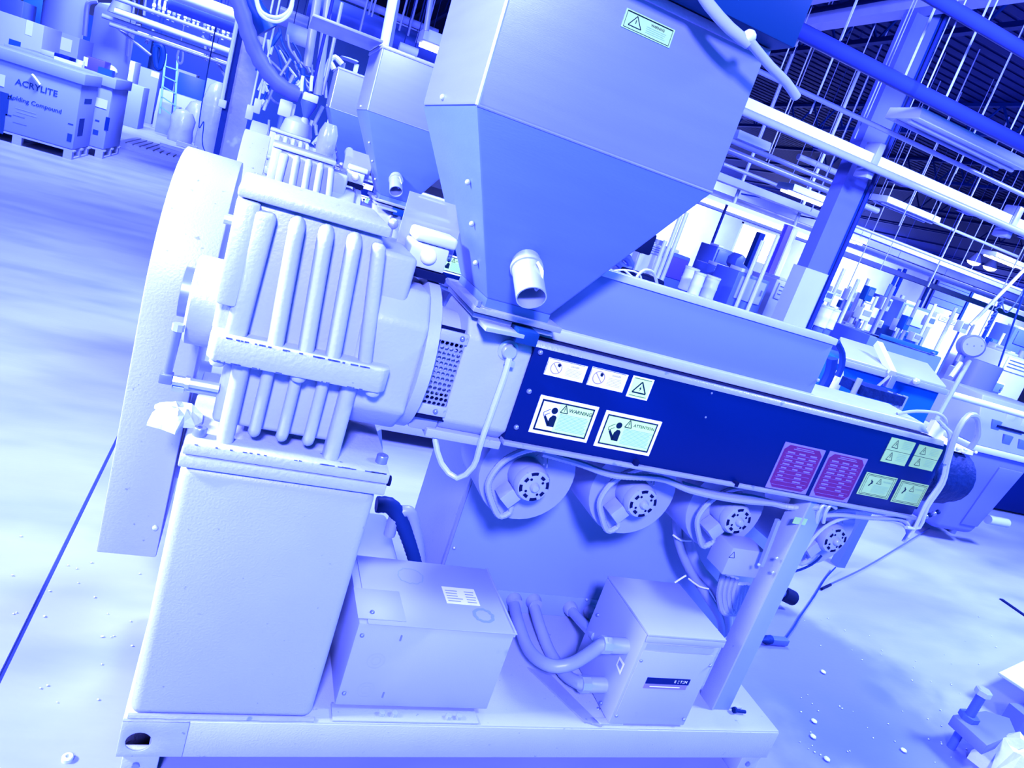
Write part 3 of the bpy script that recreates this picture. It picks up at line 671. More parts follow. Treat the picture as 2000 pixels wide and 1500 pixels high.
# conduits from the cabinet to the transformer
f1, f2 = P(1222, 1262, x=x0), P(1180, 1338, x=x0)
for f_, pts in ((f1, [P(1003, 1175, y=1.83), P(1012, 1215, y=1.70), P(1035, 1272, y=1.56), P(1075, 1300, y=1.47), P(1120, 1295, y=1.45)]), (f2, [P(1041, 1178, y=1.83), P(1055, 1225, y=1.72), P(1075, 1275, y=1.62), P(1105, 1318, y=1.50)])):
    end = f_ + Vector((-.075, 0, 0))
    hs = M().tube(pts + [end, end + Vector((.01, 0, 0))], .0185, 14).build('power_conduit', 'motor_paint', ext)
    M().cyl(end + Vector((-.004, 0, 0)), end + Vector((.022, 0, 0)), .0245, n=8).build('gland_nut', 'zinc', hs)
    M().cyl(end + Vector((.02, 0, 0)), f_, .0225, n=20).build('gland_body', 'zinc', hs)
for px, py in ((1003, 1170), (1041, 1172)):
    c = P(px, py, y=1.834); M().lathe(c, (0, -1, 0), [(.026, 0), (.026, .012), (.022, .02), (.022, .03)], 16).build('wall_fitting', 'motor_paint', ext)
M().tube([P(1112, 1188, y=1.834), P(1126, 1204, y=1.76), P(1152, 1232, y=1.62), P(1165, 1245, y=1.56)], .017, 12).build('short_conduit', 'zinc', ext)
M().lathe(P(1112, 1185, y=1.834), (0, -1, 0), [(.024, 0), (.024, .02), (.02, .03)], 14).build('wall_fitting', 'motor_paint', ext)
M().lathe(P(1150, 1192, y=1.834), (0, -1, 0), [(.022, 0), (.022, .02), (.015, .03)], 14).build('wall_fitting', 'motor_paint', ext)
# folded sheet lying across the deck between the boxes
M().hexa([tuple(P(1030, 1305, z=.186)), tuple(P(1140, 1410, z=.186)), tuple(P(1175, 1420, z=.186)), tuple(P(1075, 1320, z=.186)), tuple(P(1030, 1305, z=.186) + Vector((0, 0, .004))), tuple(P(1140, 1410, z=.186) + Vector((0, 0, .004))), tuple(P(1175, 1420, z=.186) + Vector((0, 0, .004))), tuple(P(1075, 1320, z=.186) + Vector((0, 0, .004)))]).build('earth_strap', 'bright_trim', ext)
# hoses behind the pedestal
for pts, rr, mm in (([(735, 985), (765, 990), (790, 1030), (810, 1085), (815, 1110)], .022, 'cable_dark'), ([(760, 1045), (772, 1010), (800, 1000), (815, 1050), (822, 1100)], .016, 'motor_paint')):
    M().tube([P(a, c2, y=1.72) for a, c2 in pts], rr, 12, step=.007, ripple=.07).build('drive_hose', mm, ext)
M().box(.36, .60, 1.80, 2.10, .184, .34).build('drive_motor', 'motor_paint', ext, bev=.02, seg=3)
M().prism([Vector(P(a, c2, y=1.76)) for a, c2 in ((722, 850), (745, 838), (748, 890), (728, 880))], (0, 0, 0), (0, .02, 0)).build('tool_clip', 'sign_white', ext)

# belt guard: narrow rounded box on the drive side
gx0, gx1 = -.180, -.054
prof = [Vector((0, 1.60, .413)), Vector((0, 2.24, .413))] + [Vector((0, 1.92 + .32 * math.cos(a * PI / 20), 1.03 + .30 * math.sin(a * PI / 20))) for a in range(21)]
bg_ = M().prism(prof, (gx0, 0, 0), (gx1, 0, 0)).build('belt_guard', 'machine_paint', ext, bev=.004)
M().ball(P(303, 1031, y=1.598), .007).build('screw', 'zinc', bg_)
M().lathe((gx1 - .002, 1.92, .64), (1, 0, 0), [(.16, 0), (.16, .03)], 30).build('pulley', 'bolt_steel', bg_)
# bearing cap on the input shaft, oil pipe
hz = 1.08
M().lathe((-.034, 1.50, hz), (-1, 0, 0), [(.090, 0), (.090, .045), (.084, .05), (.030, .05)], 36).build('bearing_cap', 'cast_paint', ext)
M().lathe((-.084, 1.50, hz + .01), (-1, 0, 0), [(.050, 0), (.050, .018), (.042, .02), (.036, .012), (.02, .012)], 26).build('shaft_seal', 'bolt_steel', ext)
M().cyl((-.036, 1.44, 1.26), (-.052, 1.44, 1.26), .010, n=8).build('oil_plug', 'zinc', ext)
a, e = P(348, 640, y=1.40), P(325, 735, y=1.40)
op = M().tube([a, e], .0085, 12, smooth=False).build('oil_level_pipe', 'bolt_steel', ext)
M().cyl(a + Vector((0, 0, -.006)), a + Vector((0, 0, .008)), .011, n=8).build('pipe_cap', 'zinc', op)
M().box(e.x - .012, e.x + .012, 1.388, 1.412, e.z - .013, e.z + .008).build('pipe_elbow', 'bolt_steel', op, bev=.003)
M().cyl(e + Vector((.012, 0, -.004)), e + Vector((.034, 0, -.004)), .010, n=6).cyl(e + Vector((.034, 0, -.004)), e + Vector((.042, 0, -.004)), .013, n=6).cyl(e + Vector((.042, 0, -.004)), (.002, 1.40, e.z - .004), .010, n=8).build('pipe_union', 'zinc', op)
c = P(355, 752, y=1.42)
M().cyl((c.x - .016, 1.42, c.z), (c.x + .006, 1.42, c.z), .016, n=8).cyl((c.x, 1.42, c.z), (.002, 1.42, c.z), .011, n=10).build('drain_plug', 'zinc', ext)

# die end: burnt adapter, gauge stem, loose tubes
M().lathe((1.975, AX, AZ - .01), (1, 0, 0), [(.085, 0), (.085, .02), (.10, .025), (.10, .20), (.088, .21), (.088, .25), (.05, .255)], 20).build('die_adapter', 'dark_iron', ext)
b = M().box(1.995, 2.19, AX - .06, AX + .06, AZ + .085, AZ + .098)
for i in range(40):
    b.ball((random.uniform(1.99, 2.22), random.uniform(AX - .07, AX + .07), AZ + .10 - abs(random.gauss(0, .006))), random.uniform(.004, .011), 6)
b.build('burnt_resin', 'sign_white', ext, label='crust of pale burnt resin on the dark die adapter')
M().prism([Vector((2.02 + .07 * math.cos(a * PI / 8) , 0, AZ + .085 + .075 * math.sin(a * PI / 8))) for a in range(0, 5)] + [Vector((2.02, 0, AZ + .085))], (0, AX - .02, 0), (0, AX - .005, 0)).build('die_tab', 'sign_white', ext)
M().box(1.96, 2.01, PF + .02, 1.68, .95, 1.16).build('barrel_flange', 'dark_iron', ext, bev=.004)
for pts in ([(1832, 820), (1855, 850), (1847, 900), (1838, 940), (1808, 985), (1790, 1025), (1775, 1050)], [(1840, 830), (1862, 855), (1852, 905), (1842, 945), (1812, 990), (1796, 1030), (1770, 1030)]):
    M().tube([P(a, c2, y=1.40) for a, c2 in pts], .0055, 8).build('sensor_cable', 'cable_white', ext)
M().tube([P(1847, 905, y=1.39), P(1862, 860, y=1.39), P(1872, 835, y=1.40), P(1890, 812, y=1.42), P(1908, 815, y=1.44), P(1910, 850, y=1.45), P(1895, 875, y=1.46)], .009, 8).build('sensor_hose', 'conduit_grey', ext)
M().tube([P(1752, 808, y=1.52), P(1790, 803, y=1.51), P(1830, 807, y=1.50), P(1846, 818, y=1.50), P(1848, 830, y=1.50)], .005, 8).build('thermocouple_lead', 'cable_white', ext)
M().tube([P(1530, 1140, y=1.44), P(1570, 1075, y=1.44), P(1610, 1030, y=1.44), P(1660, 1010, y=1.44), P(1720, 1014, y=1.44), P(1765, 1025, y=1.44), P(1775, 1050, y=1.44)], .0055, 8).build('sensor_cable', 'cable_white', ext)
M().tube([P(1580, 1005, y=1.44), P(1600, 1008, y=1.44), P(1640, 1006, y=1.43), P(1700, 1012, y=1.43), P(1760, 1015, y=1.43), P(1776, 1035, y=1.43), P(1765, 1058, y=1.43)], .006, 8, step=.004, ripple=.12).build('flexible_conduit', 'conduit_grey', ext)
for dx in (0, 14):
    M().tube([P(1594 + dx, 1020, y=1.43), P(1598 + dx, 1000, y=1.42), P(1608 + dx, 986, y=1.42), P(1618 + dx, 992, y=1.43)], .006, 8).build('sensor_cable', 'cable_white', ext)
M().tube([P(1470, 1115, y=1.56), P(1540, 1118, y=1.55), P(1585, 1103, y=1.55), P(1605, 1085, y=1.55)], .004, 6).build('thin_lead', 'cable_dark', ext)
for i in range(5):
    c = P(1800 + 8 * i, 1012 - 3 * i, y=1.44); M().ball(c, .008, 8).build('cable_connector', 'bolt_steel' if i % 2 else 'dark_iron', ext)
# ------------------------------------------------------------------ setting
mat('concrete', (.40, .40, .46), .42, 0, .25, 1.1, bump=.06, bscale=30, spots=(1.3, .45, (.27, .29, .44), .30), stretch=(1, 2.6, 1))
mat('concrete_joint', (.10, .13, .22), .8)
mat('deck_blue', (.0004, .012, .085), .55, 0, .15, 2)
mat('truss_blue', (.001, .022, .12), .5, 0, .1, 5)
mat('wall_paint', (.46, .47, .56), .7, 0, .22, .8)
mat('pipe_blue', (.018, .03, .13), .35, 0, .1, 4)
mat('pipe_light', (.33, .34, .52), .35, 0, .08, 8)
mat('beam_white', (.80, .80, .86), .5, 0, .05, 6)
mat('column_violet', (.11, .13, .36), .5, 0, .10, 3)
mat('column_dark', (.004, .03, .12), .5, 0, .1, 3)
mat('mottled_film', (.30, .31, .54), .3, 0, .35, 5, bump=.35, bscale=9, spots=(4, .62, (.52, .53, .66)))
mat('cardboard', (.30, .34, .52), .7, 0, .08, 3)
mat('cardboard_light', (.46, .48, .62), .7, 0, .08, 3)
mat('cardboard_ink', (.02, .06, .15), .7)
mat('paper', (.80, .80, .86), .5, 0, .04)
mat('pallet_wood', (.42, .42, .52), .7, 0, .2, 12, stretch=(1, 6, 6))
mat('drum_blue', (.012, .08, .22), .4, 0, .1, 4)
mat('steel_blue', (.10, .15, .42), .4, .1, .12, 4)
mat('violet_paint', (.10, .07, .42), .45, 0, .1, 4)
mat('pale_machine', (.66, .66, .72), .4, 0, .06, 5)
mat('ladder_green', (.16, .36, .40), .5)
mat('tank_side', (.006, .10, .4), .35, 0, .12, 3)
mat('tank_lid', (.46, .47, .58), .35, .1, .10, 2)
mat('tub_plastic', (.17, .19, .52), .4, 0, .05, 3)
mat('lamp_tube', (1, 1, 1), .4, emit=6.0)
mat('lit_doorway', (1, 1, 1), .5, emit=2.2)
mat('film_bag', (.5, .5, .62), .2, 0, .2, 6, bump=.6, bscale=14, alpha=.75)

m = MATS['concrete']; n, l = m.node_tree.nodes, m.node_tree.links
bs = n['Principled BSDF']; prev = bs.inputs['Base Color'].links[0].from_socket
gp = n.new('ShaderNodeNewGeometry')
nz = n.new('ShaderNodeTexNoise'); nz.inputs['Scale'].default_value = 3.2; nz.inputs['Detail'].default_value = 6; l.new(gp.outputs['Position'], nz.inputs['Vector'])
for (px, py), rad, dark in (((1640, 1405), .30, (.02, .045, .18)), ((1712, 1352), .10, (.03, .05, .20)), ((1655, 1380), .70, (.06, .085, .24)), ((560, 1060), .5, (.07, .09, .25)), ((1540, 1260), .4, (.07, .09, .25))):
    c = P(px, py, z=0)
    vd = n.new('ShaderNodeVectorMath'); vd.operation = 'DISTANCE'; l.new(gp.outputs['Position'], vd.inputs[0]); vd.inputs[1].default_value = (c.x, c.y, 0)
    ma = n.new('ShaderNodeMath'); ma.operation = 'MULTIPLY_ADD'; l.new(nz.outputs['Fac'], ma.inputs[0]); ma.inputs[1].default_value = rad * 1.5; l.new(vd.outputs['Value'], ma.inputs[2])
    mr = n.new('ShaderNodeMapRange'); mr.interpolation_type = 'SMOOTHSTEP'; l.new(ma.outputs[0], mr.inputs[0])
    mr.inputs[1].default_value = rad * 1.25; mr.inputs[2].default_value = rad * 2.0; mr.inputs[3].default_value = .85; mr.inputs[4].default_value = 0
    mx = n.new('ShaderNodeMix'); mx.data_type = 'RGBA'; mx.inputs[7].default_value = (*dark, 1)
    l.new(mr.outputs[0], mx.inputs[0]); l.new(prev, mx.inputs[6]); prev = mx.outputs[2]
l.new(prev, bs.inputs['Base Color'])
b = M(); jx = P(100, 1120, z=0).x
floor = structure('floor', M().box(-22, jx - .006, -3, 43, -.06, 0), 'concrete', smooth=False)
structure('floor', M().box(jx + .006, 80, -3, 43, -.06, 0), 'concrete', smooth=False)
structure('trim_1', M().box(jx - .02, jx + .02, -3, 43, -.05, -.012), 'concrete_joint', smooth=False)
WY = 42.0
wall = structure('wall_back', M().box(-22, 80, WY, WY + .2, 0, 7), 'wall_paint', smooth=False)
structure('wall_right', M().box(80, 80.2, -3, WY, 0, 7), 'wall_paint', smooth=False)
structure('wall_left', M().box(-22.2, -22, -3, WY, 0, 7), 'wall_paint', smooth=False)
CE = 6.3
ce = structure('ceiling', M().box(-22, 80, 5, WY, CE + .02, CE + .10), 'deck_blue', smooth=False)
for i in range(120):
    y = 5.1 + .305 * i
    M().hexa([(-22, y, CE), (80, y, CE), (80, y + .17, CE), (-22, y + .17, CE), (-22, y - .02, CE + .003), (80, y - .02, CE + .003), (80, y + .19, CE + .003), (-22, y + .19, CE + .003)]).build('deck_rib', 'deck_blue', ce, smooth=False)
for i in range(14):      # joists run away from the camera, open webs
    x = -6 + 5 * i
    j = M().box(x - .06, x + .06, 5, WY, CE - .70, CE - .62).build('roof_joist', 'truss_blue', ce, smooth=False)
    M().box(x - .06, x + .06, 5, WY, CE - .07, CE).build('top_chord', 'truss_blue', j, smooth=False)
    for k in range(19):
        y = 5 + k
        M().bar((x, y, CE - .66), (x, y + .5, CE - .04), .035).build('web_bar', 'truss_blue', j, smooth=False)
        M().bar((x, y + .5, CE - .04), (x, y + 1, CE - .66), .035).build('web_bar', 'truss_blue', j, smooth=False)

def single(b, name, m, label, cat, group=None, **k):
    return tag(b.build(name, m, **k), label, cat, group)
def pbox(name, tl, br, y, dep, m, label, cat, group=None, bev=.006):
    a, e = P(*tl, y=y), P(*br, y=y)
    o = single(M().box(a.x, e.x, y, y + dep, e.z, a.z), name, m, label, cat, group, bev=bev)
    o2 = (a.x, e.x, e.z, a.z)
    return o, o2
def ppart(name, par, tl, br, y, dep, m, **k):
    a, e = P(*tl, y=y), P(*br, y=y)
    return M().box(a.x, e.x, y, y + dep, e.z, a.z).build(name, m, par, **k)
def ppipe(name, a, e, r_, m, label, cat='pipe', group=None, n=10):
    o = single(M().cyl(a, e, r_, n=n), name, m, label, cat, group)
    d = e - a
    if abs(d.z) < .02 and a.z > 1.4 and d.length > .2:        # level pipes hang from the roof on thin rods
        for t in ((.2, .8) if d.length < 4 else (.04, .5, .96)):
            p = a.lerp(e, t); M().cyl(p, (p.x, p.y, CE + .003), .005, n=5).build('hanger', 'pipe_blue', o)
    return o

# the other two machines of the line are copies of the first
for off, lab in (((.045, 2.13, 0), 'middle extruder directly behind the nearest one, plain navy cover half hidden by its hopper'),
                 ((.01, 4.26, 0), 'farthest extruder of the row, small behind the middle one')):
    c = copy_tree(ext); c.location = ext.location + Vector(off); c['label'] = lab
    c['group'] = 'three extruders in a row'
    for ch in list(c.children):
        nm = ch.name.split('.')[0]
        if nm in ('hopper_lid', 'hopper_sign', 'torn_foam_pad', 'heat_shield', 'shield_cap', 'shield_screw'):
            for g in list(ch.children): bpy.data.objects.remove(g)
            bpy.data.objects.remove(ch)
    WORLD[c.name] = Vector(c.location)
    if off[1] < 3: ext2 = c
    else: ext3 = c
ext['group'] = 'three extruders in a row'
y = 3.99
M().box(.05, .355, 3.46, 3.95, 1.878, 1.890).build('slid_lid', 'pipe_light', ext2, bev=.002)

# columns
def icolumn(name, x0, x1, y0, dep, mface, mside, label, z1=6.2):
    t = thing(name, ((x0 + x1) / 2, y0, 0), label, 'column')
    M().box(x0, x1, y0, y0 + .02, 0, z1).build('front_flange', mface, t, smooth=False)
    M().box(x0, x1, y0 + dep, y0 + dep + .02, 0, z1).build('rear_flange', mside, t, smooth=False)
    M().box((x0 + x1) / 2 - .01, (x0 + x1) / 2 + .01, y0 + .02, y0 + dep, 0, z1).build('web', mside, t, smooth=False)
    return t
y = 8.0
xa, xb = P(1577, 523, y=y).x, P(1622, 523, y=y).x
ct = thing('roof_column', (xa, y, 0), 'tall violet steel roof column standing right of the hopper', 'column')
M().box(xa, xb, y, y + .22, 0, 6.2).build('column_face', 'column_violet', ct, smooth=False)
M().box(xb, xb + .14, y + .02, y + .20, 0, 6.2).build('column_web', 'column_dark', ct, smooth=False)
M().cyl((xb + .05, y - .03, 0), (xb + .05, y - .03, 6.2), .022, n=8).build('column_conduit', 'pipe_blue', ct)
a, e = P(1577, 523, y=y - .01), P(1560, 600, y=y - .01)
M().box(xa - .03, xb + .01, y - .014, y + .25, 0, a.z).build('column_guard', 'cardboard_light', ct, label='pale guard sleeve around the column foot')
y = 8.0
x1 = P(440, 180, y=y).x; x2 = P(452, 180, y=y).x; x3 = P(494, 180, y=y).x
cl = thing('roof_column', (x1, y, 0), 'dark edged roof column wrapped in mottled film left of the middle hopper', 'column')
M().box(x1, x2, y, y + .25, 0, 6.2).build('column_flange', 'column_dark', cl, smooth=False)
M().box(x2, x3, y + .04, y + .2, 0, P(480, 60, y=y).z).build('wrapped_face', 'mottled_film', cl, smooth=False)
M().cyl((x1 - .015, y - .03, P(433, 205, y=y).z), (x1 - .015, y - .03, 6.2), .020, n=8).build('column_conduit', 'beam_white', cl)
a, e = P(428, 192, y=y - .08), P(440, 213, y=y - .08)
M().box(a.x, e.x, y - .08, y - .01, e.z, a.z).build('switch_box', 'paper', cl, bev=.01, label='small white switch box')
ppart('outlet_plate', cl, (421, 219), (430, 222), y - .06, .05, 'paper')

# far right: wall openings, column strips
def wopen(name, tl, br, m, y=WY - .04, dep=.06):
    a, e = P(*tl, y=y), P(*br, y=y)
    return tag(M().box(a.x, e.x, y, y + dep, e.z, a.z).build(name, m, smooth=False), kind='structure')
w1 = wopen('window_1', (1452, 437), (1500, 518), 'lit_doorway')
a, e = P(1452, 437, y=WY - .06), P(1500, 518, y=WY - .06)
M().box(a.x - .12, a.x, WY - .1, WY - .02, e.z - .1, a.z + .12).build('window_frame', 'pale_machine', w1); M().box(e.x, e.x + .12, WY - .1, WY - .02, e.z - .1, a.z + .12).build('window_frame', 'pale_machine', w1)
M().box(a.x - .12, e.x + .12, WY - .1, WY - .02, a.z, a.z + .12).build('window_frame', 'pale_machine', w1)
d1 = wopen('door_1', (1840, 538), (1876, 614), 'steel_blue'); a, e = P(1840, 538, y=WY - .1), P(1876, 614, y=WY - .1)
M().box(e.x, e.x + .25, WY - .15, WY, 0, a.z + .2).build('door_jamb', 'column_dark', d1); M().box(a.x - .2, a.x, WY - .15, WY, 0, a.z + .2).build('door_jamb', 'truss_blue', d1)
for i in range(5): M().box(a.x, e.x, WY - .07, WY - .03, a.z - .55 * i - .04, a.z - .55 * i).build('door_slat', 'truss_blue', d1)
wopen('window_2', (1985, 575), (2040, 625), 'beam_white')
ORD_ = ('first', 'second', 'third', 'fourth', 'fifth')
for i, (px, py, px2, py2, mm) in enumerate(((1740, 555, 1728, 590, 'steel_blue'), (1757, 525, 1738, 578, 'column_dark'), (1768, 525, 1744, 580, 'truss_blue'), (1842, 500, 1806, 575, 'column_dark'), (1965, 570, 1935, 650, 'truss_blue'))):
    a, e = P(px, py, y=WY - .1), P(px2, py2, y=WY - .1)
    ppipe('wall_riser', Vector((a.x, WY - .15, 0)), Vector((a.x, WY - .15, a.z)), .13, mm, 'dark riser pipe up the far pale wall, %s from the left' % ORD_[i], 'pipe', 'dark risers on the far wall', 8)

# overhead: cable tray, conduits, pipes
def xpipe(name, px, py, px2, y, r_, m, label, x0=None, x1=None, cat='pipe', group=None):
    a, e = P(px, py, y=y), P(px2, py, y=y)
    return ppipe(name, Vector((x0 if x0 is not None else a.x, y, a.z)), Vector((x1 if x1 is not None else 16, y, a.z)), r_, m, label, cat, group)
y = 7.5
a, e = P(1475, 196, y=y), P(1462, 222, y=y)
tray = single(M().box(2.6, 16, y, y + .18, e.z, a.z), 'cable_tray', 'beam_white', 'long white overhead cable tray crossing in front of the violet column', 'tray')
for px, py in ((1717, 300), (1985, 430)):
    c = P(px, py, y=y - .02)
    M().box(c.x - .05, c.x + .05, y - .03, y + .2, e.z - .14, a.z + .14).build('tray_bracket', 'pipe_light', tray, bev=.01)
for i in range(9):
    c = 3.4 + i * 1.3
    M().box(c, c + .25, y + .02, y + .16, e.z - .04, e.z).build('tray_clip', 'pipe_blue', tray)
xpipe('conduit', 1462, 222, 1800, 7.38, .045, 'pipe_light', 'lilac conduit running just under the white cable tray', 2.6)
xpipe('conduit', 1600, 194, 1800, 7.2, .028, 'pipe_light', 'thin lilac conduit running just above the white cable tray', 3.0)
xpipe('sprinkler_main', 1600, 80, 1800, 6.3, .075, 'pipe_blue', 'thick dark blue main pipe high across the top right', 1.0)
xpipe('sprinkler_branch', 1900, 40, 1990, 5.9, .065, 'pipe_blue', 'dark blue pipe crossing the very top right corner', 3.0)
xpipe('conduit', 1550, 325, 1800, 9.0, .035, 'pipe_light', 'thin pale conduit between hopper and column, below the tray', 2.6, 8.1)
xpipe('conduit', 1450, 305, 1800, 10.0, .05, 'pipe_light', 'pale conduit with upright brackets right beside the hopper edge', 3.0, 9.6)
a, e = P(1400, 372, y=15), P(1400, 384, y=15)
single(M().box(3.0, 22, 15, 15.2, e.z, a.z), 'cable_tray', 'pipe_light', 'lilac duct crossing behind the column above the lit window', 'tray', bev=.02)
a, e = P(1430, 345, y=14), P(1430, 362, y=14)
single(M().box(3.0, 22, 14, 14.3, e.z, a.z), 'cable_tray', 'cardboard_light', 'long pale beam behind the column, upper of the far pair', 'tray', bev=.02)
a, e = P(1800, 500, y=16), P(1800, 520, y=16)
single(M().box(14.0, 30, 16, 16.3, e.z, a.z), 'cable_tray', 'pipe_light', 'lilac beam crossing far right above the roller door', 'tray', bev=.02)
a, e = P(1800, 545, y=20), P(1800, 556, y=20)
single(M().box(12.0, 40, 20, 20.3, e.z, a.z), 'cable_tray', 'pipe_light', 'low lilac beam close to the far wall', 'tray', bev=.02)
ppipe('roof_duct', Vector((P(1560, 40, z=5.2).x, P(1560, 40, z=5.2).y - 2, 5.2)), Vector((P(1560, 40, z=5.2).x, 22, 5.2)), .14, 'pipe_blue', 'big round roof duct running away at the top right', 'duct', None, 14)
for i, (px, py) in enumerate(((1500, 18), (1540, 62))):
    c = P(px, py, z=5.0); single(M().box(c.x - .12, c.x + .12, 5.2, 22, 5.0, 5.16), 'roof_purlin', 'pipe_light', ['pale square purlin high above the hopper, upper one', 'pale square purlin high above the hopper, lower one'][i], 'purlin')
for i, (px, py, px2, py2, Y) in enumerate(((1400, 352, 1650, 380, 12), (1640, 440, 2000, 560, 13), (1660, 395, 2000, 480, 14), (1640, 480, 1850, 545, 15.7))):
    a, e = P(px, py, y=Y), P(px2, py2, y=Y); a.z = e.z = (a.z + e.z) / 2
    ppipe('conduit', a, e, .035, 'pipe_light', ['thin conduit low behind the hopper corner', 'thin conduit across the far hall right of the column', 'higher thin conduit right of the column', 'lowest thin conduit right of the column'][i])

# hanging rods and wires: each a thing
rods = [(1552, 55, 1527, 140, 6.4, .010), (1632, 103, 1581, 222, 7.4, .018), (1658, 35, 1645, 80, 6.4, .010), (1720, 155, 1668, 270, 7.4, .012), (1835, 0, 1766, 147, 6.4, .022), (1885, 0, 1812, 172, 6.0, .012), (1910, 57, 1843, 197, 6.4, .020),
        (1960, 0, 1917, 45, 6.0, .012), (1975, 105, 1915, 230, 7.0, .010), (2000, 200, 1969, 262, 6.4, .014), (1890, 285, 1867, 340, 9, .012), (1512, 270, 1498, 315, 10, .016), (1640, 305, 1575, 410, 12, .022), (1608, 300, 1560, 395, 12, .016), (1655, 310, 1632, 352, 11, .022),
        (1735, 395, 1630, 610, 13, .018), (1765, 405, 1728, 530, 13, .016), (1840, 395, 1820, 430, 11, .018), (1790, 375, 1752, 440, 11, .018), (1877, 425, 1812, 560, 13, .03), (1910, 440, 1880, 520, 14, .016), (1930, 450, 1900, 530, 14, .016),
        (1710, 185, 1690, 240, 7.4, .010), (1700, 60, 1680, 130, 9, .012), (1470, 90, 1455, 130, 8, .012), (1506, 60, 1492, 100, 7, .012), (1990, 490, 1900, 690, 10, .016), (1520, 270, 1500, 320, 12, .014)]
ORD = 'first second third fourth fifth sixth seventh eighth ninth tenth eleventh twelfth thirteenth fourteenth fifteenth sixteenth seventeenth eighteenth nineteenth twentieth twenty-first twenty-second twenty-third twenty-fourth twenty-fifth twenty-sixth twenty-seventh twenty-eighth twenty-ninth thirtieth'.split()
rods.sort(key=lambda r_: r_[2])
for k, (px, py, px2, py2, Y, rr) in enumerate(rods):
    a, e = P(px, py, y=Y), P(px2, py2, y=Y)
    ppipe('hanger_rod', Vector((a.x * .5 + e.x * .5, Y, CE + .003)), Vector((a.x * .5 + e.x * .5, Y, e.z)), rr * .62, 'pipe_light', 'thin pale roof rod right of the nearest hopper, %s from the left by its foot' % ORD[k], 'rod', 'hanger rods among the overhead pipes', 6)

# light fittings
def fitting(tl, br, y, dep, label, lit, m='beam_white'):
    a, e = P(*tl, y=y), P(*br, y=y)
    t = thing('light_fitting', ((a.x + e.x) / 2, y, a.z), label, 'light', None)
    h = max(a.z - e.z, .05)
    zc = (a.z + e.z) / 2; zt = zc + .07; zb = zc - .05
    M().hexa([(a.x, y, zb), (e.x, y, zb), (e.x, y + dep, zb), (a.x, y + dep, zb), (a.x, y + dep * .04, zt), (e.x, y + dep * .04, zt), (e.x, y + dep * .96, zt), (a.x, y + dep * .96, zt)]).build('reflector', m, t, bev=.006)
    for k in (.3, .7):
        M().cyl((a.x + .03, y + dep * k, zb - .02), (e.x - .03, y + dep * k, zb - .02), .022, n=8).build('tube', 'lamp_tube' if lit else 'pipe_light', t)
    for x in (a.x + .06, e.x - .06): M().cyl((x, y + dep / 2, zt), (x, y + dep / 2, CE + .003), .006, n=5).build('hanger', 'pipe_light', t)
    return t
a = P(1790, 232, y=6.6); e = P(1998, 318, y=6.6)
fitting((1797, 226), (2010, 322), 6.6, .5, 'large unlit strip light with white sides hanging at top right', False)
fitting((1443, 262), (1505, 290), 9.2, .5, 'unlit strip light half hidden by the right edge of the hopper', False)
fitting((1550, 368), (1634, 398), 11.0, .5, 'glowing strip light hanging just left of the violet column', True)
fitting((1733, 392), (1838, 430), 11.5, .5, 'strip light glowing at its left end, just right of the column', False)
fitting((1657, 462), (1697, 474), 13.3, .5, 'small glowing strip light low behind the violet column', True)
fitting((828, 68), (905, 96), 8.5, .5, 'glowing strip light cut off by the left edge of the nearest hopper', True)
fitting((1945, 500), (2010, 520), 14, .5, 'bright strip light at the right frame edge', True)
for i, (px, py) in enumerate(((1902, 512), (1933, 523))):
    c = P(px, py, y=17)
    t = thing('high_bay_lamp', c, ['glowing round high bay lamp, left of the far pair', 'glowing round high bay lamp, right of the far pair'][i], 'light')
    M().lathe(c, (0, 0, -1), [(.05, -.3), (.12, -.2), (.22, 0)], 18, cap1=False).build('shade', 'pipe_light', t); M().cyl(c + Vector((0, 0, .28)), (c.x, c.y, CE + .003), .012, n=6).build('hanger', 'pipe_blue', t)
    M().lathe(c, (0, 0, -1), [(.205, -.02), (.16, .06), (.05, .10)], 16).build('lens', 'lamp_tube', t)
a, e = P(1372, 392, y=14.5), P(1600, 470, y=14.5)
zc = P(1480, 425, y=14.5).z
t = thing('light_fitting', (a.x, 14.5, zc), 'long glowing white strip light above the lit window', 'light')
M().box(a.x, e.x, 14.5, 14.7, zc, zc + .12).build('reflector', 'beam_white', t, bev=.02); M().box(a.x, e.x, 14.48, 14.72, zc - .08, zc).build('tube', 'lamp_tube', t, bev=.02)
for px in (1424, 1560):
    p0 = P(px, 420, y=14.6); M().cyl((p0.x, 14.6, zc + .1), (p0.x, 14.6, CE + .003), .04, n=8).build('hanger', 'beam_white', t)
ppipe('duct', Vector((P(1553, 320, y=12.6).x, 12.6, P(1610, 327, y=12.6).z)), Vector((P(1665, 333, y=12.6).x, 12.6, P(1610, 327, y=12.6).z)), .06, 'pipe_light', 'pale pipe stub ending left of the violet column', 'pipe')

# fabric loader hose over the nearest hopper
t = M().tube([P(1352, -40, y=1.24), P(1385, 10, y=1.235), P(1425, 55, y=1.23), P(1462, 85, y=1.225)], .0105, 12).tube([P(1462, 78, y=1.222), P(1478, 98, y=1.225), P(1505, 130, y=1.23), P(1535, 160, y=1.235), P(1556, 190, y=1.24)], [.0085] * 10 + [.011] * 60, 12).build('loader_hose', 'cardboard_light', ext, label='pale fabric hose with a taped joint hanging off the hopper lid')
M().ball(P(1463, 72, y=1.224), .013, 10).build('joint_tape', 'switch_white', t)

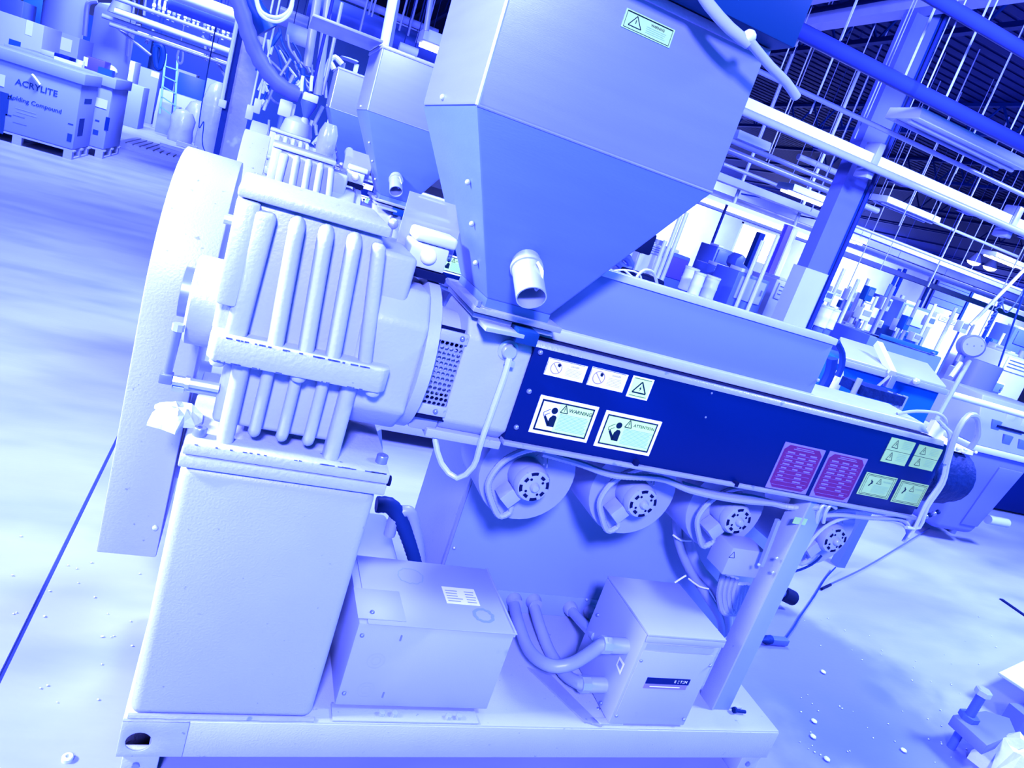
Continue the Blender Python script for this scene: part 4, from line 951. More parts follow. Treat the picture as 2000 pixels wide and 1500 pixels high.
# ------------------------------------------------------------------ middle right: second line's trough, gauge, rail, tub
y = 2.75
A, Bq, C, D = P(1640, 661, y=y + .42), P(1814, 706, y=y + .42), P(1851, 751, y=y), P(1644, 700, y=y)
tank = thing('cooling_trough', (D.x, y, D.z - .3), 'long blue cooling trough with a pale sloping lid behind the barrel', 'trough')
zr = (C.z + D.z) / 2; zf = (A.z + Bq.z) / 2
M().hexa([(D.x, y, zr - .02), (C.x, y, zr - .02), (Bq.x, y + .42, zf - .02), (A.x, y + .42, zf - .02), (D.x, y, zr), (C.x, y, zr), (Bq.x, y + .42, zf), (A.x, y + .42, zf)]).build('trough_lid', 'tank_lid', tank, bev=.004)
M().box(D.x + .01, C.x, y + .02, y + .40, zr - .46, zr - .02).build('trough_body', 'tank_side', tank, bev=.01)
M().box(D.x, C.x + .02, y - .01, y + .02, zr - .045, zr - .015).build('lid_rail', 'pipe_light', tank, bev=.004)
M().bar(P(1715, 672, y=y + .2) , P(1742, 730, y=y - .02), .035).build('lid_strap', 'pale_machine', tank)
M().box(P(1735, 728, y=y).x, P(1748, 728, y=y).x, y - .03, y, zr - .09, zr - .02).build('lid_latch', 'bolt_steel', tank, bev=.004)
M().cyl(P(1737, 735, y=y - .02), P(1702, 765, y=y - .02), .008, n=6).build('latch_chain', 'pipe_light', tank)
M().ball(P(1790, 745, y=y - .02), .02, 8).build('lid_knob', 'zinc', tank)
for px in (1650, 1835):
    c = P(px, 760, y=y); M().box(c.x - .03, c.x + .03, y + .05, y + .11, 0, zr - .45).build('trough_leg', 'steel_blue', tank)
c = P(1632, 745, y=2.2)
M().lathe(c + Vector((0, 0, -.05)), (0, 0, 1), [(.018, 0), (.024, .01), (.024, .07), (.018, .085), (.012, .1)], 14).build('filter_bowl', 'pale_machine', ext)
M().tube([P(1635, 668, y=2.15), P(1645, 690, y=2.15), P(1644, 715, y=2.15), P(1636, 735, y=2.15)], .012, 8).build('air_hose', 'cable_dark', ext)
M().tube([P(1626, 700, y=2.1), P(1620, 730, y=2.1), P(1600, 770, y=2.1)], .02, 8).build('air_hose', 'cable_dark', ext)
M().box(*[v for v in (P(1655, 765, y=1.9).x, P(1745, 765, y=1.9).x)], 1.84, 1.95, 1.18, 1.215).build('valve_block', 'dark_iron', ext)
for i, (px, py) in enumerate(((1668, 765), (1727, 790), (1745, 795), (1757, 798))):
    c = P(px, py, y=1.86); M().cyl(c + Vector((0, 0, -.015)), c + Vector((0, 0, .05)), .010, n=8).build('bleed_valve', 'zinc', ext)
# pressure gauge on its stem
c = P(1898, 676, y=2.05)
ax = Vector((.62, .70, -.05)).normalized()
ga = M().lathe(c - ax * .03, ax, [(.040, 0), (.044, .003), (.046, .01), (.046, .085), (.042, .09)], 32).build('pressure_gauge', 'tub_plastic', ext, label='round blue drum shaped pressure gauge on a slanted stem')
M().lathe(c - ax * .031, ax, [(.038, 0), (.038, -.001)], 30).build('gauge_face', 'cardboard_light', ga)
for k in range(3): M().ball(c - ax * .032 + Vector((-.018 + .018 * k, .016 - .016 * k, (.0, .002, .012)[k])), .003, 6).build('face_screw', 'bolt_steel', ga)
M().cyl(c + Vector((0, .02, -.045)), c + Vector((0, .02, -.075)), .014, n=10).build('stem_neck', 'bolt_steel', ga)
M().cyl(P(1893, 706, y=2.06), P(1822, 832, y=1.62), .0085, n=10).build('gauge_stem', 'zinc', ga)
M().cyl(P(1876, 710, y=2.0), P(1856, 738, y=1.95), .010, n=8).build('side_rod', 'bright_trim', ga)
single(M().cyl((P(1900, 750, y=4.5).x, 4.5, 0), (P(1900, 750, y=4.5).x, 4.5, P(1917, 705, y=4.5).z), .16, n=24), 'blue_post', 'tub_plastic', 'stout blue post standing behind the pressure gauge', 'post')
a, e = P(1858, 757, y=3.0), P(2030, 832, y=3.0); z_ = (a.z + e.z) / 2
gr_ = single(M().cyl((a.x, 3.0, z_), (e.x + 2.4, 3.0, z_), .021, n=12), 'guide_rail', 'beam_white', 'white guide rail running out of frame right of the gauge', 'rail')
for x in (e.x + 1.5, e.x + 2.2): M().cyl((x, 3.02, 0), (x, 3.02, z_), .015, n=8).build('rail_post', 'steel_blue', gr_)

# tub with control panel
y = 3.35
def Q(px, py): return P(px, py, y=y)
tub = thing('material_tub', (Q(1880, 1000).x, y, 0), 'blue plastic tub machine with push-button panel at the right edge', 'machine')
tl, tr_, bl, br_ = Q(1890, 868), Q(2030, 915), Q(1820, 1020), Q(1925, 1066)
zt = Q(1905, 875).z; zb = Q(1860, 1045).z
x0, x1 = Q(1858, 960).x, Q(1960, 1000).x
M().hexa([(x0 + .10, y + .06, zb), (x1 - .10, y + .06, zb), (x1 - .08, y + .8, zb), (x0 + .10, y + .8, zb), (x0 - .02, y, zt), (x1 + .06, y, zt), (x1 + .06, y + .9, zt), (x0 - .02, y + .9, zt)]).build('tub_body', 'tub_plastic', tub, bev=.05, seg=4)
M().hexa([(x0 - .04, y - .02, zt - .02), (x1 + .10, y - .02, zt - .02), (x1 + .10, y + .92, zt - .02), (x0 - .04, y + .92, zt - .02), (x0 - .04, y - .02, zt + .02), (x1 + .10, y - .02, zt + .02), (x1 + .10, y + .92, zt + .02), (x0 - .04, y + .92, zt + .02)]).build('tub_rim', 'pale_machine', tub, bev=.01)
c = Q(1945, 1048); M().cyl((c.x - .12, y + .04, zb + .16), (c.x + .10, y + .04, zb + .16), .035, n=12).build('tub_handle', 'pale_machine', tub)
tp = lambda u, v, o: (x0 + (x1 - x0) * u + (.10 - .12 * v) * (1 - u) + (-.10 + .16 * v) * u, y + .06 * (1 - v) + o, zb + (zt - zb) * v)
M().hexa([tp(.52, .12, -.012), tp(.92, .12, -.012), tp(.92, .12, .02), tp(.52, .12, .02), tp(.52, .86, -.012), tp(.92, .86, -.012), tp(.92, .86, .02), tp(.52, .86, .02)]).build('tub_hatch', 'tub_plastic', tub, bev=.006)
pz0, pz1 = zt + .02, zt + .36
pn = M().hexa([(x0 + .02, y + .02, pz0), (x1 + .22, y + .02, pz0), (x1 + .22, y + .5, pz0), (x0 + .02, y + .5, pz0), (x0 + .02, y + .14, pz1), (x1 + .22, y + .14, pz1), (x1 + .22, y + .5, pz1), (x0 + .02, y + .5, pz1)]).build('control_panel', 'pipe_light', tub, bev=.01)
for i, (u, v) in enumerate(((.30, .70), (.52, .66), (.30, .22), (.52, .2), (.12, .45))):
    xx = x0 + .1 + u * .8; yy = y + .02 + .12 * v; zz = pz0 + (pz1 - pz0) * v
    M().box(xx - .045, xx + .045, yy - .008, yy + .02, zz - .045, zz + .045).build('push_button', 'cardboard_light' if i < 2 else 'steel_blue', pn, bev=.004)
M().box(x0 + .2, x0 + .5, y + .06, y + .09, pz0 + .155, pz0 + .17).build('panel_slot', 'dark_slot', pn)
for px in (1850, 1945):
    xx = Q(px, 1040).x; M().cyl((xx, y + .3, 0), (xx, y + .3, zb + .05), .03, n=10).build('tub_leg', 'bolt_steel', tub)
a = P(1962, 905, y=4.4); e = P(2040, 1075, y=4.4)
single(M().box(a.x + .1, a.x + 1.6, 4.4, 5.2, .02, a.z), 'dark_cabinet', 'deck_blue', 'near black cabinet cut off by the right frame edge', 'cabinet', bev=.02)

# ------------------------------------------------------------------ far right machines and cabinets along the wall
far = [
 ('machine_cabinet', (1310, 492), (1332, 552), 9.5, .6, 'steel_blue', 'dark blue cabinet with violet door beyond the heat shield', 'cabinet', 'violet_paint'),
 ('machine_cabinet', (1398, 520), (1440, 585), 9.8, .6, 'steel_blue', 'blue control cabinet under the lit window, left half', 'cabinet', 'drum_blue'),
 ('machine_cabinet', (1444, 530), (1484, 600), 8.9, .6, 'steel_blue', 'blue control cabinet with grey door under the lit window, right half', 'cabinet', 'cardboard'),
 ('machine_cabinet', (1402, 482), (1424, 522), 12, .6, 'steel_blue', 'tall blue upright box left of the lit window', 'cabinet', 'steel_blue'),
 ('injection_machine', (1262, 470), (1302, 505), 9.0, .7, 'pale_machine', 'pale slatted machine head beyond the hopper cone', 'machine', 'cardboard_light'),
 ('injection_machine', (1518, 545), (1560, 600), 10.4, .8, 'pale_machine', 'white stepped machine left of the violet column foot', 'machine', 'pale_machine'),
 ('injection_machine', (1598, 602), (1634, 640), 12.2, .8, 'pale_machine', 'white machine with two drums right of the column foot', 'machine', 'cardboard_light'),
 ('white_panel', (1692, 575), (1722, 602), 13, .2, 'paper', 'bright white panel right of the column', 'panel', 'paper'),  # plain white panel
 ('packing_machine', (1722, 585), (1760, 648), 14.6, 1.2, 'pale_machine', 'big white cubicle with vents far right of the column', 'machine', 'pale_machine'),
 ('machine_cabinet', (1766, 590), (1802, 645), 12.6, 1.0, 'steel_blue', 'lilac blue cabinet beside the big white cubicle', 'cabinet', 'cardboard'),
 ('injection_machine', (1832, 612), (1876, 640), 14, 1.0, 'pale_machine', 'white machine in front of the roller door', 'machine', 'paper'),
 ('work_bench', (1700, 655), (1845, 690), 8.5, .8, 'steel_blue', 'long blue bench behind the cooling trough', 'bench', 'drum_blue'),
 ('machine_cabinet', (1760, 645), (1800, 668), 11, .6, 'drum_blue', 'dark blue box below the lilac blue cabinet', 'cabinet', 'drum_blue'),
 ('injection_machine', (1648, 632), (1690, 672), 10, .6, 'cardboard_light', 'pale blue machine frame behind the right end of the heat shield', 'machine', 'steel_blue'),
 ('injection_machine', (1965, 690), (2010, 740), 9, .8, 'pale_machine', 'white machine block at the right frame edge above the rail', 'machine', 'paper'),
 ('machine_cabinet', (1915, 735), (1955, 770), 8, .6, 'cardboard_light', 'pale cabinet just above the white guide rail', 'cabinet', 'steel_blue'),
 ('wall_cabinet', (1985, 640), (2030, 690), 13, .6, 'steel_blue', 'blue cabinet at the right frame edge', 'cabinet', 'steel_blue'),
]
for nm, tl, br, Y, dep, m, lab, cat, m2 in far:
    a, e = P(*tl, y=Y), P(*br, y=Y)
    zlow = 0
    t = thing(nm, ((a.x + e.x) / 2, Y, max(0, zlow)), lab, cat)
    M().box(a.x, e.x, Y, Y + dep, 0, a.z).build('body', m, t, bev=.02)
    w = e.x - a.x; h = a.z - e.z
    M().box(a.x + .1 * w, e.x - .1 * w, Y - .03, Y, e.z + .05 * h, a.z - .12 * h).build('door', m2, t, bev=.01)
    M().box(e.x - .2 * w, e.x - .16 * w, Y - .06, Y - .03, e.z + .4 * h, e.z + .6 * h).build('handle', 'bolt_steel', t)
    M().box(a.x + .12 * w, a.x + .45 * w, Y + .05, Y + dep * .6, a.z, a.z + .14 * h).build('top_unit', 'pale_machine', t, bev=.01)
    if cat == 'machine':
        for k in range(3): M().box(a.x + .15 * w, e.x - .3 * w, Y - .045, Y - .03, e.z + (.3 + .2 * k) * h, e.z + (.34 + .2 * k) * h).build('vent_slat', 'steel_blue', t)
        M().cyl((a.x + .75 * w, Y + .2, a.z), (a.x + .75 * w, Y + .2, a.z + .45 * h), .06, n=10).build('stack', 'pipe_light', t)
# tubular stand, drums, barrels, hoses around the machines
pale = [((1545, 600), .09, 'cardboard_light', 'pale drum left of the column foot'), ((1608, 618), .10, 'paper', 'white drum, left of the two right of the column'), ((1622, 622), .10, 'paper', 'white drum, right of the two right of the column'),
        ((1345, 545), .10, 'paper', 'white bucket beside the violet cabinet'), ((1360, 556), .08, 'paper', 'small white bucket before the violet cabinet'), ((1386, 562), .10, 'pale_machine', 'pale round motor above the heat shield rim')]
for (px, py), rr, m, lab in pale:
    c = P(px, py, y=8.6 if px not in (1622, 1360) else (9.0 if px > 1600 else 8.2))
    t = thing('drum', c, lab, 'drum'); M().cyl((c.x, c.y, 0), (c.x, c.y, c.z - .15), rr * .8, n=12).build('drum_stand', 'steel_blue', t); M().lathe(c - Vector((0, 0, .16)), (0, 0, 1), [(rr, 0), (rr * 1.06, .02), (rr, .04), (rr, .14), (rr * 1.06, .16), (rr, .18), (rr, .30)], 18).build('shell', m, t); M().lathe(c + Vector((0, 0, .14)), (0, 0, 1), [(rr * 1.07, 0), (rr * 1.07, .025), (rr * .9, .03)], 18).build('lid', 'pale_machine', t)
st = [((1244, 460), 0), ((1256, 478), 0), ((1288, 505), 0), ((1300, 470), 0), ((1330, 420), 0), ((1342, 415), 0), ((1490, 470), 0), ((1520, 460), 0)]
for k, (a, e) in enumerate(st):
    p0 = P(*a, y=8.8); ppipe('machine_post', p0, Vector((p0.x, p0.y, 0)), .03, 'pale_machine', 'slim pale upright beyond the heat shield, %s from the left' % ORD[k], 'post', 'slim uprights beyond the heat shield', 8)
single(M().tube([P(1202, 505, y=8.5), P(1212, 500, y=8.5), P(1226, 505, y=8.5), P(1232, 520, y=8.5), P(1222, 525, y=8.5), P(1202, 508, y=8.5)], .05, 8, step=.03, ripple=.15).cyl((P(1215, 522, y=8.5).x, 8.5, 0), P(1215, 522, y=8.5), .04, n=8), 'coiled_hose', 'steel_blue', 'coiled ribbed hose at the left end of the heat shield rim', 'hose')
pv = thing('office_chair', P(1270, 500, y=8.0), 'black office chair seen over the heat shield rim', 'chair')
c = P(1264, 478, y=8.0); M().box(c.x - .14, c.x + .1, 8.0, 8.05, c.z - .12, c.z + .15).build('backrest', 'black_rubber', pv, bev=.03); M().box(c.x - .24, c.x + .2, 7.6, 8.02, c.z - .42, c.z - .34).build('seat', 'black_rubber', pv, bev=.03); M().cyl((c.x - .02, 7.85, 0), (c.x - .02, 7.85, c.z - .4), .03, n=8).build('stem', 'pale_machine', pv); M().bar((c.x - .02, 8.03, c.z - .4), (c.x - .02, 8.05, c.z - .05), .03).build('back_bar', 'pale_machine', pv)
for q_ in range(5): M().bar((c.x - .02, 7.85, .05), (c.x - .02 + .26 * math.cos(q_ * 1.257), 7.85 + .26 * math.sin(q_ * 1.257), .03), .04).build('base_leg', 'black_rubber', pv)
single(M().prism([Vector(P(a, e, y=11.0)) for a, e in ((1440, 505), (1452, 497), (1458, 505), (1452, 515), (1462, 525), (1470, 530), (1440, 530), (1435, 518))], (0, 0, 0), (0, .3, 0)).box(P(1450, 525, y=11.05).x - .1, P(1450, 525, y=11.05).x + .1, 11.02, 11.28, 0, P(1450, 525, y=11.05).z), 'robot_arm', 'steel_blue', 'grey machine arm silhouetted against the lit window', 'machine', bev=.02)
posts = [((1487, 455), (1470, 525), 'column_dark', 'dark slender stanchion right of the lit window'), ((1541, 440), (1502, 540), 'violet_paint', 'violet stanchion right of the lit window'), ((1553, 445), (1532, 515), 'beam_white', 'white looped pipe beside the violet stanchion'), ((1420, 400), (1340, 590), 'pipe_blue', 'long thin dark cable in front of the lit window')]
for a, e, m, lab in posts:
    p0 = P(*a, y=13.0 + 1.5 * (m == 'beam_white'))
    ppipe('stanchion', p0, Vector((p0.x, p0.y, 0)), .10 if 'violet' in lab or 'dark sl' in lab else .03, m, lab, 'post', None, 8)
# more cables and small fittings over the machines
cr = sorted(random.uniform(1600, 1985) for i in range(34))
cnt = [0, 0]
for i, px in enumerate(cr):
    py = 560 + (px - 1600) * .33 + random.uniform(-18, 42)
    yy = 9.4 + .5 * (i % 5)
    c = P(px, py, y=yy); k = i % 2; cnt[k] += 1
    wh = ORD[cnt[k] - 1]
    if k == 0:
        t = thing('control_unit', (c.x, c.y, 0), 'small control unit on a thin stand right of the column, %s from the left' % wh, 'box', 'small control units right of the column')
        w_ = random.uniform(.06, .13); h_ = random.uniform(.06, .14)
        M().box(c.x - w_, c.x + w_, c.y, c.y + .15, c.z - h_, c.z + h_).build('unit_body', ('pale_machine', 'paper', 'drum_blue', 'pale_machine')[i // 2 % 4], t, bev=.01)
        M().box(c.x - w_ * .7, c.x + w_ * .7, c.y - .01, c.y, c.z - h_ * .2, c.z + h_ * .7).build('unit_face', ('steel_blue', 'pipe_light')[i // 2 % 2], t)
        M().cyl((c.x, c.y + .08, 0), (c.x, c.y + .08, c.z - h_), .02, n=6).build('unit_stand', 'steel_blue', t)
    else:
        ppipe('machine_pipe', Vector((c.x, c.y, 0)), c + Vector((0, 0, .3)), .03, ('pale_machine', 'pipe_light', 'beam_white')[i // 2 % 3], 'pale standing pipe among the crowded machines right of the column, %s from the left' % wh, 'pipe', 'standing pipes right of the column', 8)
single(M().tube([Vector((P(1990, 580, y=9.5).x, 9.5, CE)), P(1990, 582, y=9.5)] + [P(1960 - 3.2 * i + (4 if i % 2 else -4), 640 + 6 * i - 60, y=9.5) for i in range(12)], .012, 6, smooth=True), 'coil_cord', 'steel_blue', 'zigzag coiled air cord hanging at the far right', 'hose')
ppipe('boom', P(1992, 535, y=9) + (P(1992, 535, y=9) - P(1895, 635, y=9)) * 2.2, P(1895, 635, y=9), .03, 'beam_white', 'slanting white boom at the far right', 'pipe')
ppipe('signal_cord', P(1990, 600, y=6.5) + (P(1990, 600, y=6.5) - P(1935, 760, y=6.5)) * 4, P(1935, 760, y=6.5), .012, 'cable_dark', 'dark cable dropping to a plug above the guide rail', 'cable')

# ------------------------------------------------------------------ left background
# two gaylords side by side on pallets
def gaylord(x0, x1, y0, y1, z1, label, cat='box', group=None, m='cardboard', pallet=True, lidh=.14):
    t = thing('bulk_box', ((x0 + x1) / 2, (y0 + y1) / 2, 0), label, cat, group)
    zb = .13
    M().box(x0, x1, y0, y1, zb, z1 - .05).build('carton', m, t, bev=.02)
    M().box(x0 - .03, x1 + .03, y0 - .03, y1 + .03, z1 - lidh, z1).build('lid', m, t, bev=.008)
    if pallet:
        p = thing('pallet', ((x0 + x1) / 2, (y0 + y1) / 2, 0), 'wooden pallet under the ' + ' '.join(label.split()[:4]), 'pallet')
        for y in (y0, (y0 + y1) / 2 - .05, y1 - .1): M().box(x0 - .02, x1 + .02, y, y + .1, .105, .128).build('deck_board', 'pallet_wood', p)
        for x in (x0, (x0 + x1) / 2 - .05, x1 - .1):
            M().box(x, x + .1, y0, y1, .0, .02).build('base_board', 'pallet_wood', p)
            for y in (y0, (y0 + y1) / 2 - .05, y1 - .1): M().box(x, x + .1, y, y + .1, .02, .105).build('block', 'pallet_wood', p)
    return t
ax1 = P(140, 305, z=.05).x; ay = P(140, 305, z=.05).y; az = P(130, 133, y=ay).z
ga1 = gaylord(ax1 - 1.25, ax1, ay, ay + .92, az, 'nearer printed bulk carton on a pallet at the left edge')
b1 = P(200, 284, z=.13)
ga2 = gaylord(-3.5, -2.20, ay + 1.02, ay + 2.2, az + .03, 'second bulk carton with white sheet just behind and right of the printed one')
def front_text(txt, px, py, y, size, m, par, align='CENTER'):
    c = P(px, py, y=y); b = lettering(txt, (c.x, y - .004, c.z), (1, 0, 0), (0, 0, 1), size, None, None, align=align); b.build('lettering', m, par, smooth=False)
front_text('ACRYLITE', 72, 172, ay, .105, 'cardboard_ink', ga1)
front_text('Molding Compound', 68, 203, ay, .075, 'cardboard_ink', ga1)
for px, py, px2, py2 in ((10, 190, 14, 226),): ppart('printed_bracket', ga1, (px, py), (px2, py2), ay - .004, .003, 'cardboard_ink')
ppart('printed_bracket', ga1, (14, 190), (26, 196), ay - .004, .003, 'cardboard_ink'); ppart('printed_bracket', ga1, (10, 222), (22, 228), ay - .004, .003, 'cardboard_ink')
ppart('paper_sheet', ga1, (-4, 143), (8, 170), ay - .006, .004, 'paper'); ppart('dark_patch', ga1, (-10, 175), (6, 262), ay - .005, .003, 'cardboard_ink')
ppart('dark_patch', ga1, (25, 224), (48, 231), ay - .004, .003, 'cardboard_ink'); ppart('dark_patch', ga1, (25, 238), (52, 246), ay - .004, .003, 'cardboard_ink')
for px, py in ((30, 209), (32, 216)): ppart('print_line', ga1, (px, py), (px + 40, py + 14), ay - .003, .002, 'cardboard')
ppart('arrow_mark', ga1, (132, 260), (139, 278), ay - .004, .003, 'cardboard_ink'); ppart('arrow_mark', ga1, (133, 240), (143, 245), ay - .004, .003, 'cardboard_ink')
xf = ga1.location.x
for nm, px, py, px2, py2, m in (('hand_hole', 156, 232, 160, 265, 'column_dark'), ('print_mark', 166, 193, 178, 203, 'cardboard_ink')):
    a, e = P(px, py, x=ax1 + .002), P(px2, py2, x=ax1 + .002)
    M().box(ax1 - .001, ax1 + .003, min(a.y, e.y), max(a.y, e.y) + .02, e.z, a.z).build(nm, m, ga1)
ppart('paper_sheet', ga2, (183, 188), (208, 214), ay + 1.012, .006, 'paper'); ppart('hand_hole', ga2, (207, 228), (211, 256), ay + 1.014, .004, 'column_dark'); ppart('umbrella_mark', ga2, (186, 233), (194, 238), ay + 1.014, .004, 'cardboard_ink'); ppart('arrow_mark', ga2, (182, 252), (191, 264), ay + 1.014, .004, 'cardboard_ink')
cc = P(60, 150, y=ay - .01)
M().tube([P(62, 145, y=ay - .03), P(70, 155, y=ay - .03), P(78, 166, y=ay - .03)], .02, 6).build('hanging_strap', 'paper', ga1)
# clutter standing on the two cartons and behind them
def carton(tl, br, y, dep, m, label, sheet=None, dark=None, group=None):
    a, e = P(*tl, y=y), P(*br, y=y)
    e.z = 0 if y > 13 else az + .03
    t = thing('carton', ((a.x + e.x) / 2, y, e.z), label, 'box', group)
    M().box(a.x, e.x, y, y + dep, e.z, a.z).build('body', m, t, bev=.01)
    if sheet: ppart('paper_sheet', t, sheet[:2], sheet[2:], y - .006, .005, 'paper')
    if dark: ppart('dark_panel', t, dark[:2], dark[2:], y - .005, .004, 'drum_blue')
    return t
carton((-8, 18), (78, 118), 13.6, 1.0, 'cardboard_light', 'tall pale carton standing behind the printed carton, upper left', (52, 38, 62, 71), (18, 75, 38, 106))
carton((83, 50), (152, 105), 14.6, 1.0, 'cardboard', 'blue carton with one square white sheet, upper left', (115, 70, 138, 103))
carton((80, 95), (105, 122), 12.6, .4, 'cardboard_light', 'pale low carton below the square white sheet')
carton((106, 102), (134, 126), 12.4, .4, 'deck_blue', 'black opening of a small crate on the cartons')
carton((168, 108), (202, 146), 12.5, .4, 'violet_paint', 'violet crate standing on the cartons', (164, 110, 170, 130))
carton((208, 102), (260, 150), 20.4, .8, 'cardboard_light', 'pale carton with a white sheet left of the ladder', (235, 115, 255, 138))
carton((215, 150), (275, 210), 19.4, .8, 'cardboard', 'large blue carton below the pale one left of the ladder')
carton((262, 125), (296, 235), 22.5, .8, 'cardboard', 'tall blue stack left of the ladder', (296, 138, 310, 154))
carton((350, 140), (398, 188), 23.0, .9, 'drum_blue', 'dark blue bin behind the ladder')
carton((345, 133), (385, 141), 24.5, .9, 'cardboard_light', 'flat pale lid lying on the dark blue bin')
carton((405, 152), (440, 196), 21.5, .8, 'cardboard', 'film wrapped blue block beside the left column')
carton((310, 172), (398, 200), 21.4, .8, 'cardboard_light', 'low pale carton across the ladder foot')
carton((312, 198), (345, 235), 20.4, .6, 'cardboard', 'blue carton under the low pale one')
carton((398, 205), (440, 252), 19.6, .5, 'drum_blue', 'dark blue drum cabinet beside the left column')
carton((-5, -15), (45, 18), 16.8, .8, 'steel_blue', 'blue box at the top left corner')
carton((48, -20), (86, 40), 18.6, .8, 'drum_blue', 'dark blue box next to the silo')
c = P(155, 132, y=12.3); single(M().cyl((c.x, c.y, az + .03), c + Vector((0, 0, .10)), .055, n=12), 'jar', 'paper', 'white jar standing on the edge of the cartons', 'jar')
c = P(212, 146, y=13.0); c.x = min(c.x, -2.32); single(M().ball((c.x, c.y, az + .10), .12, 9, .7), 'crumpled_bag', 'wrap_film', 'crumpled white bag on the right end of the cartons', 'bag')
c = P(206, 153, y=12.4); c.x = min(c.x, -2.3); single(M().box(c.x - .09, c.x + .09, 12.3, 12.5, az + .03, az + .12), 'tote', 'drum_blue', 'small dark tote under the crumpled white bag', 'tote')
c = P(130, 118, y=12.25); single(M().box(c.x - .14, c.x + .2, 12.2, 12.36, az + .03, az + .07), 'paper_stack', 'paper', 'stack of white paper on the cartons', 'paper')
c = P(125, 30, y=17.5); t = thing('silo', c, 'pale cylindrical silo with a side pipe, upper left', 'silo')
M().cyl((c.x, 17.5, 0), (c.x, 17.5, c.z + 1.2), .36, n=24).build('shell', 'cardboard', t); M().tube([P(165, 70, y=17.0), P(170, 15, y=17.0), P(176, 4, y=17.0), P(190, 2, y=17.0)], .045, 8).build('side_pipe', 'pipe_light', t)
c = P(222, 60, y=17.0); t = thing('silo', c, 'second pale silo with domed top behind the hanging pipes', 'silo')
M().lathe((c.x, 17, 0), (0, 0, 1), [(.36, 0), (.36, c.z + .30), (.30, c.z + .40), (.1, c.z + .47)], 22).build('shell', 'cardboard', t); M().tube([P(250, 110, y=16.6), P(253, 60, y=16.6), P(256, 50, y=16.6), P(275, 52, y=16.6)], .04, 8).build('side_pipe', 'pipe_light', t)
fn_ = P(237, 14, y=15.6); M_ = M().cyl(fn_ + Vector((0, 0, .25)), (fn_.x, fn_.y, CE - .003), .012, n=6)
single(M_.lathe(P(237, 14, y=15.6), (0, 0, -1), [(.05, -.3), (.14, -.1), (.20, .1), (.21, .14)], 14), 'funnel', 'paper', 'white funnel hanging among the pipes at top left', 'funnel')
single(M().box(*(lambda a, e: (a.x, e.x, 27.0, 27.3, 0, 5.5))(P(285, 0, y=27), P(730, 75, y=27))), 'dark_backdrop', 'drum_blue', 'large dark backdrop added in the depth behind the ladder', 'enclosure')  # added dark sheet standing in for the unlit depth of the hall
single(M().box(*(lambda a, e: (a.x, e.x, 25.6, 26.0, 0, a.z))(P(150, 20, y=25.6), P(300, 60, y=25.6))), 'storage_partition', 'drum_blue', 'blue partition behind the silos', 'partition')
# dark pipes, coil by the ladder
single(M().cyl((P(310, 92, y=15.5).x, 15.5, P(310, 92, y=15.5).z), (P(310, 92, y=15.5).x, 15.5, CE - .003), .012, n=6).tube([P(303, 90, y=15.5), P(308, 88, y=15.5), P(316, 92, y=15.5), P(318, 110, y=15.5), P(312, 132, y=15.5), P(306, 130, y=15.5), P(303, 110, y=15.5), P(304, 92, y=15.5)], .055, 8), 'hose_coil', 'drum_blue', 'dark hose coil hanging left of the ladder', 'hose')
single(M().cyl((P(351, 96, y=15.5).x, 15.5, P(351, 96, y=15.5).z), (P(351, 96, y=15.5).x, 15.5, CE + .003), .01, n=6).tube([P(350, 95, y=15.5), P(357, 100, y=15.5), P(356, 120, y=15.5), P(350, 124, y=15.5), P(346, 112, y=15.5), P(350, 96, y=15.5)], .02, 6), 'cable_loop', 'pipe_light', 'small cable loop hanging right of the ladder', 'cable')
# ladder
Yl = 19.4
ld = thing('step_ladder', P(325, 250, y=Yl), 'tall green step ladder leaning among the cartons', 'ladder')
fl_, fr_ = P(312, 222, y=Yl), P(340, 245, y=Yl); tl_, tr2 = P(322, 104, y=Yl), P(345, 108, y=Yl)
bk = Vector((0, .5, 0))
for a, e in ((fl_, tl_), (fr_, tr2)): M().bar(a, e + bk * .4, .045, .03).build('rail', 'ladder_green', ld)
for a, e in ((P(302, 215, y=Yl + .9), tl_), (P(334, 240, y=Yl + .9), tr2)): M().bar(a, e + bk * .5, .03).build('rear_rail', 'steel_blue', ld)
for i in range(5):
    t_ = .12 + .17 * i; M().bar(fl_.lerp(tl_ + bk * .4, t_), fr_.lerp(tr2 + bk * .4, t_), .06, .025).build('step', 'ladder_green', ld)
# film covered bundles
for i, (px, py, w, h, lab) in enumerate(((358, 232, .22, .3, 'film covered bundle right of the ladder foot'), (385, 215, .22, .3, 'film wrapped drum beside the covered bundle'), (425, 180, .22, .3, 'clear film sheet draped beside the left column'))):
    Yb = (19.3, 20.6, 18.8)[i]; c = P(px, py, y=Yb)
    hh = c.z + .22; w *= 1.2
    single(M().lathe((c.x, c.y, 0), (0, 0, 1), [(w, 0), (w * 1.06, .16 * hh), (w * .96, .4 * hh), (w * 1.04, .72 * hh), (w * .7, .93 * hh), (w * .2, hh)], 14), 'film_bundle', 'film_bag', lab, 'bundle')
